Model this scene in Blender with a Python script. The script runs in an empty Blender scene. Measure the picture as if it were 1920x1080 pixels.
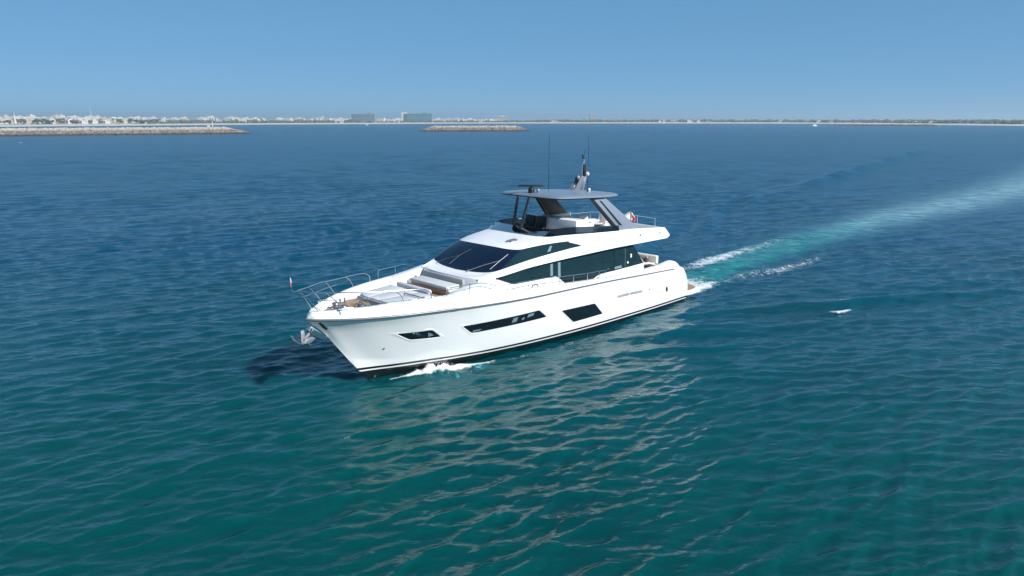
import bpy, bmesh, math, random
import numpy as np
from mathutils import Vector, Matrix

# ------------------------------------------------------------------ camera, sky, sun, exposure
S = bpy.context.scene
COL = S.collection
R = math.radians
CAM_H = 10.174
cam_data = bpy.data.cameras.new('camera')
cam_data.sensor_width = 36.0
cam_data.lens = 24.0
cam_data.clip_start = 0.3
cam_data.clip_end = 30000
cam = bpy.data.objects.new('camera', cam_data)
COL.objects.link(cam)
cam.location = (0, 0, CAM_H)
PITCH = math.atan((540 - 223) / 1280.0)
cam.rotation_euler = (math.pi / 2 - PITCH, 0, 0)
S.camera = cam

SUN_EL = R(35)
SUN_AZ = R(-37)         # angle of the sun from +X, positive towards +Y
world = bpy.data.worlds.new('World')
S.world = world
world.use_nodes = True
wn = world.node_tree
bg = wn.nodes['Background']
sky = wn.nodes.new('ShaderNodeTexSky')
sky.sky_type = 'NISHITA'
sky.sun_disc = False
sky.sun_elevation = SUN_EL
sky.sun_rotation = math.pi / 2 - SUN_AZ
sky.air_density = 0.5
sky.dust_density = 0.0
sky.ozone_density = 3.0
sky.altitude = 0
# a clear maritime sky: the sky texture evened out towards a clean blue, most of all near the horizon
SKY_STR = 0.068
geo = wn.nodes.new('ShaderNodeTexCoord')
sep = wn.nodes.new('ShaderNodeSeparateXYZ')
wn.links.new(geo.outputs['Generated'], sep.inputs[0])
mr = wn.nodes.new('ShaderNodeMapRange')
for i_, v_ in enumerate((0.0, 0.75, 0.74, 0.35)): mr.inputs[i_ + 1].default_value = v_
wn.links.new(sep.outputs['Z'], mr.inputs[0])
smx = wn.nodes.new('ShaderNodeMix'); smx.data_type = 'RGBA'
smx.inputs[7].default_value = (0.099 / SKY_STR, 0.290 / SKY_STR, 0.505 / SKY_STR, 1)
wn.links.new(mr.outputs[0], smx.inputs[0])
wn.links.new(sky.outputs[0], smx.inputs[6])
wn.links.new(smx.outputs[2], bg.inputs[0])
bg.inputs[1].default_value = SKY_STR

sun_data = bpy.data.lights.new('sun', 'SUN')
sun_data.energy = 5.0
sun_data.angle = R(0.5)
sun_data.color = (1.0, 0.98, 0.955)
sun = bpy.data.objects.new('sun', sun_data)
COL.objects.link(sun)
sd = Vector((math.cos(SUN_EL) * math.cos(SUN_AZ), math.cos(SUN_EL) * math.sin(SUN_AZ), math.sin(SUN_EL)))
sun.rotation_euler = sd.to_track_quat('Z', 'Y').to_euler()
sun.location = (60, 0, 80)

S.view_settings.view_transform = 'Standard'
S.view_settings.look = 'None'
S.view_settings.exposure = 0.40
S.view_settings.gamma = 1.0
S.render.engine = 'CYCLES'

rng = np.random.default_rng(7)
random.seed(7)

# yacht frame: local x forward, y to port, z up
PSI = 0.795
BX, BY = 9.114, 40.941
FD = np.array([-math.cos(PSI), -math.sin(PSI)])
PT = np.array([math.sin(PSI), -math.cos(PSI)])

# ------------------------------------------------------------------ materials
def mat(name, col=(0.5, 0.5, 0.5), rough=0.5, metal=0.0, ior=1.45, coat=0.0, noise=0.0, nscale=3.0, bump=0.0, bscale=20.0):
    m = bpy.data.materials.new(name)
    m.use_nodes = True
    nt = m.node_tree
    p = nt.nodes['Principled BSDF']
    p.inputs['Base Color'].default_value = (*col, 1)
    p.inputs['Roughness'].default_value = rough
    p.inputs['Metallic'].default_value = metal
    p.inputs['IOR'].default_value = ior
    p.inputs['Coat Weight'].default_value = coat
    p.inputs['Coat Roughness'].default_value = 0.05
    if noise or bump:
        tc = nt.nodes.new('ShaderNodeTexCoord')
    if noise:
        n = nt.nodes.new('ShaderNodeTexNoise')
        n.inputs['Scale'].default_value = nscale
        n.inputs['Detail'].default_value = 5
        nt.links.new(tc.outputs['Object'], n.inputs['Vector'])
        mx = nt.nodes.new('ShaderNodeMix')
        mx.data_type = 'RGBA'
        mx.inputs[6].default_value = (*[c * (1 - noise) for c in col], 1)
        mx.inputs[7].default_value = (*[min(1, c * (1 + noise)) for c in col], 1)
        nt.links.new(n.outputs['Fac'], mx.inputs[0])
        nt.links.new(mx.outputs[2], p.inputs['Base Color'])
    if bump:
        n2 = nt.nodes.new('ShaderNodeTexNoise')
        n2.inputs['Scale'].default_value = bscale
        n2.inputs['Detail'].default_value = 4
        nt.links.new(tc.outputs['Object'], n2.inputs['Vector'])
        b = nt.nodes.new('ShaderNodeBump')
        b.inputs['Strength'].default_value = bump
        b.inputs['Distance'].default_value = 0.02
        nt.links.new(n2.outputs['Fac'], b.inputs['Height'])
        nt.links.new(b.outputs['Normal'], p.inputs['Normal'])
    return m

M = {}
M['white'] = mat('white_gelcoat', (0.80, 0.80, 0.79), 0.28, coat=0.3, noise=0.015, nscale=1.2)
M['deck'] = mat('deck_nonskid', (0.72, 0.72, 0.71), 0.6, noise=0.03, nscale=6, bump=0.1, bscale=160)
M['grey'] = mat('silver_grey_paint', (0.22, 0.26, 0.315), 0.35, metal=0.25, coat=0.3, noise=0.03)
M['dark'] = mat('dark_carbon', (0.012, 0.013, 0.016), 0.35, noise=0.1)
M['black'] = mat('black_plastic', (0.012, 0.012, 0.014), 0.45, noise=0.1)
M['steel'] = mat('stainless_steel', (0.72, 0.74, 0.76), 0.18, metal=1.0, noise=0.05)
M['steel_dull'] = mat('dull_steel', (0.42, 0.43, 0.45), 0.35, metal=0.8, noise=0.15, nscale=12)
M['steel_dk'] = mat('dark_weathered_steel', (0.20, 0.20, 0.21), 0.4, metal=0.6, noise=0.3, nscale=12)
M['galv'] = mat('galvanised_steel', (0.36, 0.38, 0.39), 0.45, metal=0.7, noise=0.1)
M['rail'] = mat('rub_rail_grey', (0.17, 0.18, 0.19), 0.4, metal=0.5, noise=0.05)
M['windscreen'] = mat('navy_tinted_glass', (0.003, 0.010, 0.030), 0.03, ior=1.55, noise=0.3, nscale=0.6)
M['glass'] = mat('dark_tinted_glass', (0.006, 0.012, 0.016), 0.03, ior=1.52, noise=0.2, nscale=0.8)
M['glass_teal'] = mat('salon_glass', (0.008, 0.024, 0.030), 0.03, ior=1.52, noise=0.35, nscale=1.1)
M['reveal'] = mat('pale_window_patch', (0.16, 0.23, 0.26), 0.2, noise=0.15)
M['cushion'] = mat('pale_grey_cushion', (0.50, 0.515, 0.53), 0.85, noise=0.05, nscale=5, bump=0.15, bscale=60)
M['cushion_shaded'] = mat('shaded_grey_cushion', (0.33, 0.335, 0.345), 0.9, noise=0.06, nscale=5, bump=0.15, bscale=60)  # darker cushion copy: shade on forward-facing fronts put into the colour
M['cream'] = mat('cream_upholstery', (0.72, 0.69, 0.62), 0.8, noise=0.05)
M['brown'] = mat('brown_dashboard', (0.075, 0.06, 0.05), 0.7, noise=0.15)
M['letter'] = mat('grey_lettering', (0.30, 0.31, 0.31), 0.4, noise=0.25, nscale=14)
M['flag_red'] = mat('flag_red', (0.52, 0.05, 0.07), 0.85, noise=0.1)
M['flag_white'] = mat('flag_white', (0.72, 0.70, 0.70), 0.85, noise=0.05)
M['foam'] = mat('foam_white', (0.82, 0.84, 0.85), 0.9, noise=0.08, nscale=8)

def teak():
    m = mat('teak_planks', (0.30, 0.20, 0.13), 0.65)
    nt = m.node_tree
    p = nt.nodes['Principled BSDF']
    tc = nt.nodes.new('ShaderNodeTexCoord')
    sx = nt.nodes.new('ShaderNodeSeparateXYZ')
    nt.links.new(tc.outputs['Object'], sx.inputs[0])
    mu = nt.nodes.new('ShaderNodeMath'); mu.operation = 'MULTIPLY'; mu.inputs[1].default_value = 14.0
    nt.links.new(sx.outputs['Y'], mu.inputs[0])
    fr = nt.nodes.new('ShaderNodeMath'); fr.operation = 'FRACT'
    nt.links.new(mu.outputs[0], fr.inputs[0])
    lt = nt.nodes.new('ShaderNodeMath'); lt.operation = 'LESS_THAN'; lt.inputs[1].default_value = 0.1
    nt.links.new(fr.outputs[0], lt.inputs[0])
    n = nt.nodes.new('ShaderNodeTexNoise'); n.inputs['Scale'].default_value = 5
    nt.links.new(tc.outputs['Object'], n.inputs['Vector'])
    r = nt.nodes.new('ShaderNodeMix'); r.data_type = 'RGBA'
    r.inputs[6].default_value = (0.27, 0.165, 0.10, 1); r.inputs[7].default_value = (0.44, 0.30, 0.19, 1)
    nt.links.new(n.outputs['Fac'], r.inputs[0])
    r2 = nt.nodes.new('ShaderNodeMix'); r2.data_type = 'RGBA'
    r2.inputs[7].default_value = (0.03, 0.025, 0.02, 1)
    nt.links.new(r.outputs[2], r2.inputs[6]); nt.links.new(lt.outputs[0], r2.inputs[0])
    nt.links.new(r2.outputs[2], p.inputs['Base Color'])
    return m
M['teak'] = teak()

def hull_mat():
    m = mat('hull_gelcoat_with_boot_stripe', (0.80, 0.80, 0.79), 0.22, coat=0.5)
    nt = m.node_tree
    p = nt.nodes['Principled BSDF']
    tc = nt.nodes.new('ShaderNodeTexCoord')
    sx = nt.nodes.new('ShaderNodeSeparateXYZ')
    nt.links.new(tc.outputs['Object'], sx.inputs[0])
    a = nt.nodes.new('ShaderNodeMath'); a.operation = 'MULTIPLY_ADD'
    a.inputs[1].default_value = -0.0200; a.inputs[2].default_value = -0.205
    nt.links.new(sx.outputs['X'], a.inputs[0])
    d = nt.nodes.new('ShaderNodeMath'); d.operation = 'ADD'
    nt.links.new(a.outputs[0], d.inputs[0]); nt.links.new(sx.outputs['Z'], d.inputs[1])
    rp = nt.nodes.new('ShaderNodeValToRGB')
    rp.color_ramp.interpolation = 'CONSTANT'
    add = nt.nodes.new('ShaderNodeMath'); add.operation = 'MULTIPLY_ADD'
    add.inputs[1].default_value = 1.0; add.inputs[2].default_value = 0.5; add.use_clamp = True
    nt.links.new(d.outputs[0], add.inputs[0]); nt.links.new(add.outputs[0], rp.inputs[0])
    e = rp.color_ramp.elements
    blk = (0.010, 0.010, 0.011, 1); wh = (0.80, 0.80, 0.79, 1)
    e[0].position = 0.0; e[0].color = blk
    e[1].position = 0.5; e[1].color = wh
    q = e.new(0.33); q.color = wh
    q = e.new(0.395); q.color = blk
    nt.links.new(rp.outputs[0], p.inputs['Base Color'])
    return m
M['hull'] = hull_mat()

def clear_tint():
    m = bpy.data.materials.new('smoked_windscreen')
    m.use_nodes = True
    nt = m.node_tree
    nt.nodes.clear()
    out = nt.nodes.new('ShaderNodeOutputMaterial')
    tr = nt.nodes.new('ShaderNodeBsdfTransparent'); tr.inputs[0].default_value = (0.07, 0.09, 0.12, 1)
    gl = nt.nodes.new('ShaderNodeBsdfGlossy'); gl.inputs['Roughness'].default_value = 0.03
    lw = nt.nodes.new('ShaderNodeFresnel'); lw.inputs[0].default_value = 1.6
    mx = nt.nodes.new('ShaderNodeMixShader')
    nt.links.new(lw.outputs[0], mx.inputs[0]); nt.links.new(tr.outputs[0], mx.inputs[1]); nt.links.new(gl.outputs[0], mx.inputs[2])
    nt.links.new(mx.outputs[0], out.inputs[0])
    return m
M['smoked'] = clear_tint()

# ------------------------------------------------------------------ mesh helpers
def link(o, parent=None):
    COL.objects.link(o)
    if parent is not None:
        o.parent = parent
    return o

def tag(o, label=None, cat=None, group=None, kind=None):
    if label: o['label'] = label
    if cat: o['category'] = cat
    if group: o['group'] = group
    if kind: o['kind'] = kind
    return o

def empty(name, loc=(0, 0, 0), rz=0.0):
    o = bpy.data.objects.new(name, None)
    o.location = loc
    o.rotation_euler = (0, 0, rz)
    o.empty_display_size = 0.5
    return link(o)

class MB:
    """collects shapes, builds ONE mesh object"""
    def __init__(s):
        s.v = []; s.f = []; s.mi = []
    def add(s, v, f, mi=0):
        n = len(s.v)
        s.v += [tuple(map(float, p)) for p in v]
        s.f += [tuple(i + n for i in q) for q in f]
        s.mi += [mi] * len(f)
        return s
    def bm(s, b, mi=0):
        b.verts.index_update()
        s.add([v.co[:] for v in b.verts], [[v.index for v in f.verts] for f in b.faces], mi)
        b.free()
        return s
    def box(s, c, size, bev=0.0, rot=None, mi=0, seg=2):
        b = bmesh.new()
        bmesh.ops.create_cube(b, size=1)
        bmesh.ops.scale(b, vec=size, verts=b.verts)
        if bev:
            bmesh.ops.bevel(b, geom=b.edges[:], offset=bev, segments=seg, affect='EDGES', profile=0.5)
        if rot is not None:
            bmesh.ops.rotate(b, cent=(0, 0, 0), matrix=rot, verts=b.verts)
        bmesh.ops.translate(b, vec=c, verts=b.verts)
        return s.bm(b, mi)
    def tube(s, pts, r, n=8, mi=0, caps=True):
        P = [Vector(p) for p in pts]
        rr = r if isinstance(r, (list, tuple)) else [r] * len(P)
        v = []; f = []
        up = None
        for i, p in enumerate(P):
            if i == 0: t = P[1] - P[0]
            elif i == len(P) - 1: t = P[-1] - P[-2]
            else: t = (P[i + 1] - p).normalized() + (p - P[i - 1]).normalized()
            t.normalize()
            if up is None:
                up = Vector((0, 0, 1)) if abs(t.z) < 0.9 else Vector((1, 0, 0))
            x = t.cross(up)
            if x.length < 1e-4: x = t.cross(Vector((0, 1, 0)))
            x.normalize(); y = x.cross(t).normalized(); up = y
            for j in range(n):
                a = 2 * math.pi * j / n
                v.append(p + (x * math.cos(a) + y * math.sin(a)) * rr[i])
        for i in range(len(P) - 1):
            for j in range(n):
                k = (j + 1) % n
                f.append((i * n + j, i * n + k, (i + 1) * n + k, (i + 1) * n + j))
        if caps:
            f.append(tuple(range(n))[::-1]); f.append(tuple(range((len(P) - 1) * n, len(P) * n)))
        return s.add(v, f, mi)
    def grid(s, rows, mi=0, flip=False, closed=False):
        m = len(rows); n = len(rows[0])
        v = [p for r_ in rows for p in r_]
        f = []
        for i in range(m - 1):
            for j in range(n if closed else n - 1):
                k = (j + 1) % n
                q = (i * n + j, i * n + k, (i + 1) * n + k, (i + 1) * n + j)
                f.append(q[::-1] if flip else q)
        return s.add(v, f, mi)
    def sphere(s, c, r, scale=(1, 1, 1), mi=0, u=14, w=8):
        b = bmesh.new()
        bmesh.ops.create_uvsphere(b, u_segments=u, v_segments=w, radius=r)
        bmesh.ops.scale(b, vec=scale, verts=b.verts)
        bmesh.ops.translate(b, vec=c, verts=b.verts)
        return s.bm(b, mi)
    def cyl(s, p0, p1, r0, r1=None, n=16, mi=0):
        return s.tube([p0, p1], [r0, r0 if r1 is None else r1], n, mi)
    def prism(s, poly, off, bev=0.0, mi=0):
        """poly: 3d points (planar-ish), off: extrusion vector"""
        b = bmesh.new()
        vs = [b.verts.new(p) for p in poly]
        f = b.faces.new(vs)
        r_ = bmesh.ops.extrude_face_region(b, geom=[f])
        nv = [g for g in r_['geom'] if isinstance(g, bmesh.types.BMVert)]
        bmesh.ops.translate(b, vec=off, verts=nv)
        bmesh.ops.recalc_face_normals(b, faces=b.faces[:])
        if bev:
            bmesh.ops.bevel(b, geom=b.edges[:], offset=bev, segments=2, affect='EDGES', profile=0.5)
        return s.bm(b, mi)
    def build(s, name, mats, parent=None, smooth=35, recalc=False):
        me = bpy.data.meshes.new(name)
        me.from_pydata(s.v, [], s.f)
        if not isinstance(mats, (list, tuple)): mats = [mats]
        for m in mats: me.materials.append(m)
        if len(mats) > 1:
            me.polygons.foreach_set('material_index', s.mi)
        if recalc:
            b = bmesh.new(); b.from_mesh(me)
            bmesh.ops.remove_doubles(b, verts=b.verts, dist=1e-4)
            bmesh.ops.recalc_face_normals(b, faces=b.faces[:])
            b.to_mesh(me); b.free()
        me.validate()
        if smooth:
            me.shade_smooth()
            me.set_sharp_from_angle(angle=R(smooth))
        me.update()
        return link(bpy.data.objects.new(name, me), parent)

def pchip(xs, ys):
    xs = np.array(xs, float); ys = np.array(ys, float)
    o = np.argsort(xs); xs = xs[o]; ys = ys[o]
    h = np.diff(xs); dl = np.diff(ys) / h
    m = np.zeros(len(xs))
    for i in range(1, len(xs) - 1):
        if dl[i - 1] * dl[i] > 0:
            w1 = 2 * h[i] + h[i - 1]; w2 = h[i] + 2 * h[i - 1]
            m[i] = (w1 + w2) / (w1 / dl[i - 1] + w2 / dl[i])
    m[0] = dl[0]; m[-1] = dl[-1]
    def f(x):
        x = np.asarray(x, float)
        i = np.clip(np.searchsorted(xs, x) - 1, 0, len(xs) - 2)
        t = np.clip((x - xs[i]) / h[i], 0, 1)
        h00 = 2 * t**3 - 3 * t**2 + 1; h10 = t**3 - 2 * t**2 + t
        h01 = -2 * t**3 + 3 * t**2; h11 = t**3 - t**2
        return h00 * ys[i] + h10 * h[i] * m[i] + h01 * ys[i + 1] + h11 * h[i] * m[i + 1]
    return f

# ================================================================== THE YACHT
yacht = empty('motor_yacht', (BX, BY, 0), math.pi + PSI)
tag(yacht, 'large white motor yacht with dark tinted windows and grey hardtop, under way on open water', 'yacht')

stem_x = pchip([-0.9, 0.0, 0.72, 1.46, 2.55, 3.06, 3.6], [20.3, 21.28, 21.86, 22.41, 23.24, 23.74, 23.72])
z_chine = pchip([0.8, 8, 14, 18, 20, 22.1], [-0.10, -0.02, 0.20, 0.52, 0.74, 1.0])
z_rub = pchip([0, 3.0, 6.35, 7.98, 10.85, 14.55, 15.87, 17.65, 19.24, 21.2, 22.2, 23.9],
              [1.90, 2.13, 2.35, 2.45, 2.58, 2.71, 2.77, 2.86, 2.93, 2.98, 3.0, 3.05])
z_top = pchip([0, 1.2, 2.2, 2.55, 3.0, 3.4, 4.5, 6, 8, 10, 12.7, 14.7, 15.6, 16.5, 18, 20, 22, 23.8],
              [1.9, 1.95, 2.08, 2.36, 2.56, 2.60, 2.52, 2.53, 2.60, 2.70, 2.90, 3.07, 3.16, 3.30, 3.42, 3.43, 3.38, 3.30])
Y_R = pchip([0, 0.2, 0.45, 1.2, 1.9, 2.9, 3.9, 4.9, 5.9, 6.9, 8, 10, 16, 21, 24],
            [0, 0.30, 0.52, 1.05, 1.42, 1.84, 2.14, 2.38, 2.58, 2.71, 2.80, 2.87, 2.87, 2.73, 2.64])
Y_C = pchip([0, 0.5, 1.5, 3, 4, 5.5, 8, 12, 17, 21, 24], [0, 0.22, 0.70, 1.22, 1.52, 1.84, 2.14, 2.36, 2.42, 2.36, 2.3])
x_stern = pchip([-0.9, 0, 0.4, 1.37, 2.13, 2.62], [1.12, 1.12, 1.12, 1.48, 2.15, 2.9])
flare = pchip([1, 8, 14, 19, 22, 24], [0.55, 0.60, 0.80, 0.98, 1.06, 1.06])

def hull_y(x, z):
    zc = z_chine(x); zr = z_rub(x)
    t = np.clip((z - zc) / (zr - zc), 0, 1)
    d = np.maximum(stem_x(z) - x, 0)
    yc = Y_C(d); yr = Y_R(d)
    return yc + (yr - yc) * t ** flare(x)

def hull_rows():
    U = 1 - (1 - np.linspace(0, 1, 90)) ** 1.6
    lev = []
    T = np.linspace(0, 1, 17)
    def stations(zb_guess, zs_guess, zf):
        pts = []
        # find bow x where x == stem_x(zf(x))
        xb = 22.0
        for _ in range(60): xb = 0.5 * xb + 0.5 * float(stem_x(zf(xb)))
        xs = 1.5
        for _ in range(60): xs = 0.5 * xs + 0.5 * float(x_stern(zf(xs)))
        return xs + (xb - xs) * U
    for t in T:
        zf = lambda x, t=t: z_chine(x) + (z_rub(x) - z_chine(x)) * t
        X = stations(0, 0, zf)
        Z = zf(X)
        d = np.maximum(stem_x(Z) - X, 0); d[-1] = 0
        yc = Y_C(d); yr = Y_R(d)
        lev.append(np.stack([X, yc + (yr - yc) * t ** flare(X), Z], 1))
    # bottom: keel to chine
    c = lev[0]
    low = []
    for q, yq in ((0.0, 0.0), (0.35, 0.52), (0.7, 0.84)):
        zk = np.interp(c[:, 0], [1, 18, 22.2], [-0.55, -0.75, 0.2])
        Z = zk + (c[:, 2] - zk) * q
        X = np.minimum(c[:, 0], stem_x(Z)) if q > 0 else np.minimum(c[:, 0], stem_x(zk))
        low.append(np.stack([X, c[:, 1] * yq, Z], 1))
    return low + lev

hr = hull_rows()
def both(rows):
    return rows, [[(p[0], -p[1], p[2]) for p in r_] for r_ in rows]
mb = MB()
P_, N_ = both([r_.tolist() for r_ in hr])
mb.grid(P_); mb.grid(N_, flip=True)
# transom closing
ts = [r_[0] for r_ in P_]; tn = [r_[0] for r_ in N_]
mb.grid([ts, tn], flip=True)
hull = mb.build('hull', M['hull'], yacht, smooth=30, recalc=True)

# bulwark above the rub rail: outer face, cap, inner face
top_row = P_[-1]
def y_top(x): return np.maximum(Y_R(np.maximum(23.74 - x, 0)) - np.interp(x, [2, 10, 16, 23], [0.05, 0.06, 0.10, 0.14]), 0.0)
mb = MB()
X = 2.22 + (23.58 - 2.22) * (1 - (1 - np.linspace(0, 1, 110)) ** 1.5)
def deck_z(x): return z_top(x) - np.interp(x, [2, 14.8, 16.2, 17.2, 22, 23.6], [0.62, 0.22, 0.28, 0.40, 0.27, 0.20])
rubY = Y_R(np.maximum(23.74 - X, 0))
xr = np.where(X > 22.9, X + (X - 22.9) * 0.22, X)
capw = np.interp(X, [2, 14, 17, 22, 23.6], [0.26, 0.22, 0.20, 0.16, 0.10])
yt = y_top(X)
zt = z_top(X)
prof = []
prof.append(np.stack([xr, np.minimum(rubY, Y_R(np.maximum(23.74 - xr, 0)) + 0.0), z_rub(X) + 0.0], 1))
prof.append(np.stack([xr * 0.5 + X * 0.5, (rubY * 0.45 + yt * 0.55), (z_rub(X) * 0.5 + zt * 0.5)], 1))
prof.append(np.stack([X, yt + 0.012, zt - 0.035], 1))
prof.append(np.stack([X, np.maximum(yt - 0.02, 0), zt], 1))
prof.append(np.stack([X - 0.10, np.maximum(yt - capw, 0), zt + 0.005], 1))
prof.append(np.stack([X - 0.13, np.maximum(yt - capw - 0.035, 0), zt - 0.03], 1))
prof.append(np.stack([X - 0.15, np.maximum(yt - capw - 0.05, 0), deck_z(X) - 0.02], 1))
A_, B_ = both([p.tolist() for p in prof])
mb.grid(A_); mb.grid(B_, flip=True)
for side, sg in ((A_, 1), (B_, -1)):                      # close the aft end of the wings
    sec = [r_[0] for r_ in side]
    mb.add([(x, y, z) for x, y, z in sec], [tuple(range(len(sec)))[::sg]])
fa = [r_[-1] for r_ in A_]; fb_ = [r_[-1] for r_ in B_]
mb.grid([fa, [((a[0] + b[0]) / 2 + .03, 0, (a[2] + b[2]) / 2) for a, b in zip(fa, fb_)], fb_])
mb.build('bulwark', M['white'], yacht, smooth=40, recalc=True)

# rub rail (a dark strip along the sheer) on both sides
for sg in (1, -1):
    xs = 3.0 + (23.74 - 3.0) * (1 - (1 - np.linspace(0, 1, 90)) ** 1.5)
    ys = Y_R(np.maximum(23.74 - xs, 0))
    mb = MB()
    pts = [(x + (0.02 if x > 23.6 else 0), sg * (y + 0.005), z_rub(x) - 0.01) for x, y in zip(xs, ys)]
    mb.tube(pts, [0.036 if x < 18.5 else 0.05 for x in xs], 8)
    mb.build('rub_rail', M['rail'], yacht, smooth=60)

# decks
mb = MB()
Xd = np.linspace(1.9, 23.3, 90)
yin = np.maximum(y_top(Xd) - np.interp(Xd, [2, 14, 17, 22, 23.6], [0.26, 0.22, 0.20, 0.16, 0.10]) - 0.03, 0.0)
zd = deck_z(Xd)
mb.grid([[(x, y * q, z) for q in (1, 0.5, 0, -0.5, -1)] for x, y, z in zip(Xd, yin, zd)])
mb.build('main_deck', M['deck'], yacht, smooth=40)
mb = MB()
for xa, xb, w in ((21.0, 23.1, 1.05), (17.55, 18.9, 2.2)):
    xs = np.linspace(xa, xb, 14)
    for_y = [min(w, float(y_top(x)) - 0.34) for x in xs]
    mb.grid([[(x, y * q, deck_z(x) + 0.008) for q in (1, 0, -1)] for x, y in zip(xs, for_y)])
mb.build('teak_deck', M['teak'], yacht, smooth=0)

# hull windows, conforming to the topsides
def inset(poly, d):
    c = np.mean(poly, 0); out = []
    n = len(poly)
    P = np.array(poly, float)
    for i in range(n):
        a = P[i] - P[i - 1]; b = P[(i + 1) % n] - P[i]
        a /= np.linalg.norm(a); b /= np.linalg.norm(b)
        na = np.array([-a[1], a[0]]); nb = np.array([-b[1], b[0]])
        if np.dot(na, c - P[i]) < 0: na = -na
        if np.dot(nb, c - P[i]) < 0: nb = -nb
        bis = na + nb
        out.append(P[i] + bis / max(0.25, np.dot(bis, bis) / 2) * d)
    return out
def rounded(poly, r, n=4):
    out = []
    P = [np.array(p, float) for p in poly]
    for i, p in enumerate(P):
        a = P[i - 1] - p; b = P[(i + 1) % len(P)] - p
        ra = min(r, np.linalg.norm(a) * .4); rb = min(r, np.linalg.norm(b) * .4)
        s0 = p + a / np.linalg.norm(a) * ra; s1 = p + b / np.linalg.norm(b) * rb
        for k in range(n + 1):
            t = k / n
            out.append((1 - t) ** 2 * s0 + 2 * t * (1 - t) * p + t * t * s1)
    return out
def patch(mb, poly, fy, sg, off, mi=0):
    """fill an (x,z) polygon with a dense mesh draped on y=fy(x,z)"""
    b = bmesh.new()
    vs = [b.verts.new((p[0], 0, p[1])) for p in poly]
    b.faces.new(vs)
    xs = [p[0] for p in poly]; zs = [p[1] for p in poly]
    for x in np.arange(min(xs) + 0.2, max(xs), 0.2):
        bmesh.ops.bisect_plane(b, geom=b.verts[:] + b.edges[:] + b.faces[:], plane_co=(x, 0, 0), plane_no=(1, 0, 0))
    for z in np.arange(min(zs) + 0.15, max(zs), 0.15):
        bmesh.ops.bisect_plane(b, geom=b.verts[:] + b.edges[:] + b.faces[:], plane_co=(0, 0, z), plane_no=(0, 0, 1))
    for v in b.verts:
        v.co.y = sg * (float(fy(v.co.x, v.co.z)) + off)
    bmesh.ops.recalc_face_normals(b, faces=b.faces[:])
    up = sum(f.normal.y * f.calc_area() for f in b.faces)
    if up * sg < 0: bmesh.ops.reverse_faces(b, faces=b.faces[:])
    mb.bm(b, mi)
def ring(mb, outer, inner, fy, sg, o_off, i_off, mi=0):
    n = len(outer)
    v = [(p[0], sg * (float(fy(p[0], p[1])) + o_off), p[1]) for p in outer] + \
        [(p[0], sg * (float(fy(p[0], p[1])) + i_off), p[1]) for p in inner]
    f = []
    for i in range(n):
        k = (i + 1) % n
        q = (i, k, n + k, n + i)
        f.append(q if sg < 0 else q[::-1])
    mb.add(v, f, mi)

wins = [([(20.71, 2.08), (20.11, 1.71), (18.88, 1.65), (19.34, 2.04)], [(21.13, 2.17), (20.09, 1.62), (18.59, 1.57), (19.42, 2.17)]),
        ([(18.04, 1.98), (17.51, 1.56), (13.45, 1.53), (14.04, 1.97)], [(18.22, 2.05), (17.5, 1.48), (13.10, 1.46), (13.96, 2.07)]),
        ([(12.5, 1.63), (11.47, 0.84), (9.28, 0.82), (10.09, 1.52)], [(12.66, 1.71), (11.45, 0.76), (8.85, 0.70), (10.00, 1.62)])]
for wi, (poly, fr) in enumerate(wins):
    for sg in (1, -1):
        ip = rounded(poly, 0.10)
        op = [np.array(p) for p in rounded(fr, 0.14)]
        mp = [np.array(p) for p in inset(ip, -0.03)]
        w_ = MB(); patch(w_, ip, hull_y, sg, 0.006)
        wo = w_.build('hull_window', M['glass'], yacht, smooth=40)
        f_ = MB()
        ring(f_, op, mp, hull_y, sg, 0.002, 0.018)
        ring(f_, mp, ip, hull_y, sg, 0.018, 0.004)
        f_.build('window_frame', M['white'], wo, smooth=20)
        if sg == 1:
            for (nm_, pts_) in [[('pale_patch_slant', [(19.42, 1.74), (19.48, 1.95), (19.34, 1.88), (19.20, 1.78)]), ('pale_patch_small', [(19.14, 1.83), (19.14, 1.90), (19.04, 1.90), (19.04, 1.83)])],
                                [('pale_patch_upright', [(15.55, 1.66), (15.5, 1.88), (15.25, 1.89), (15.28, 1.68)]), ('pale_patch_square', [(15.02, 1.69), (14.98, 1.80), (14.85, 1.80), (14.86, 1.70)]), ('pale_patch_flat', [(14.7, 1.74), (14.66, 1.90), (14.30, 1.91), (14.36, 1.78)]), ('pale_patch_flat', [(17.5, 1.60), (17.45, 1.69), (17.1, 1.69), (17.15, 1.62)])], []][wi]:
                c_ = MB(); patch(c_, pts_, hull_y, sg, 0.010)  # pale patches laid on the dark glass
                c_.build(nm_, M['reveal'], wo, smooth=0)

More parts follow.
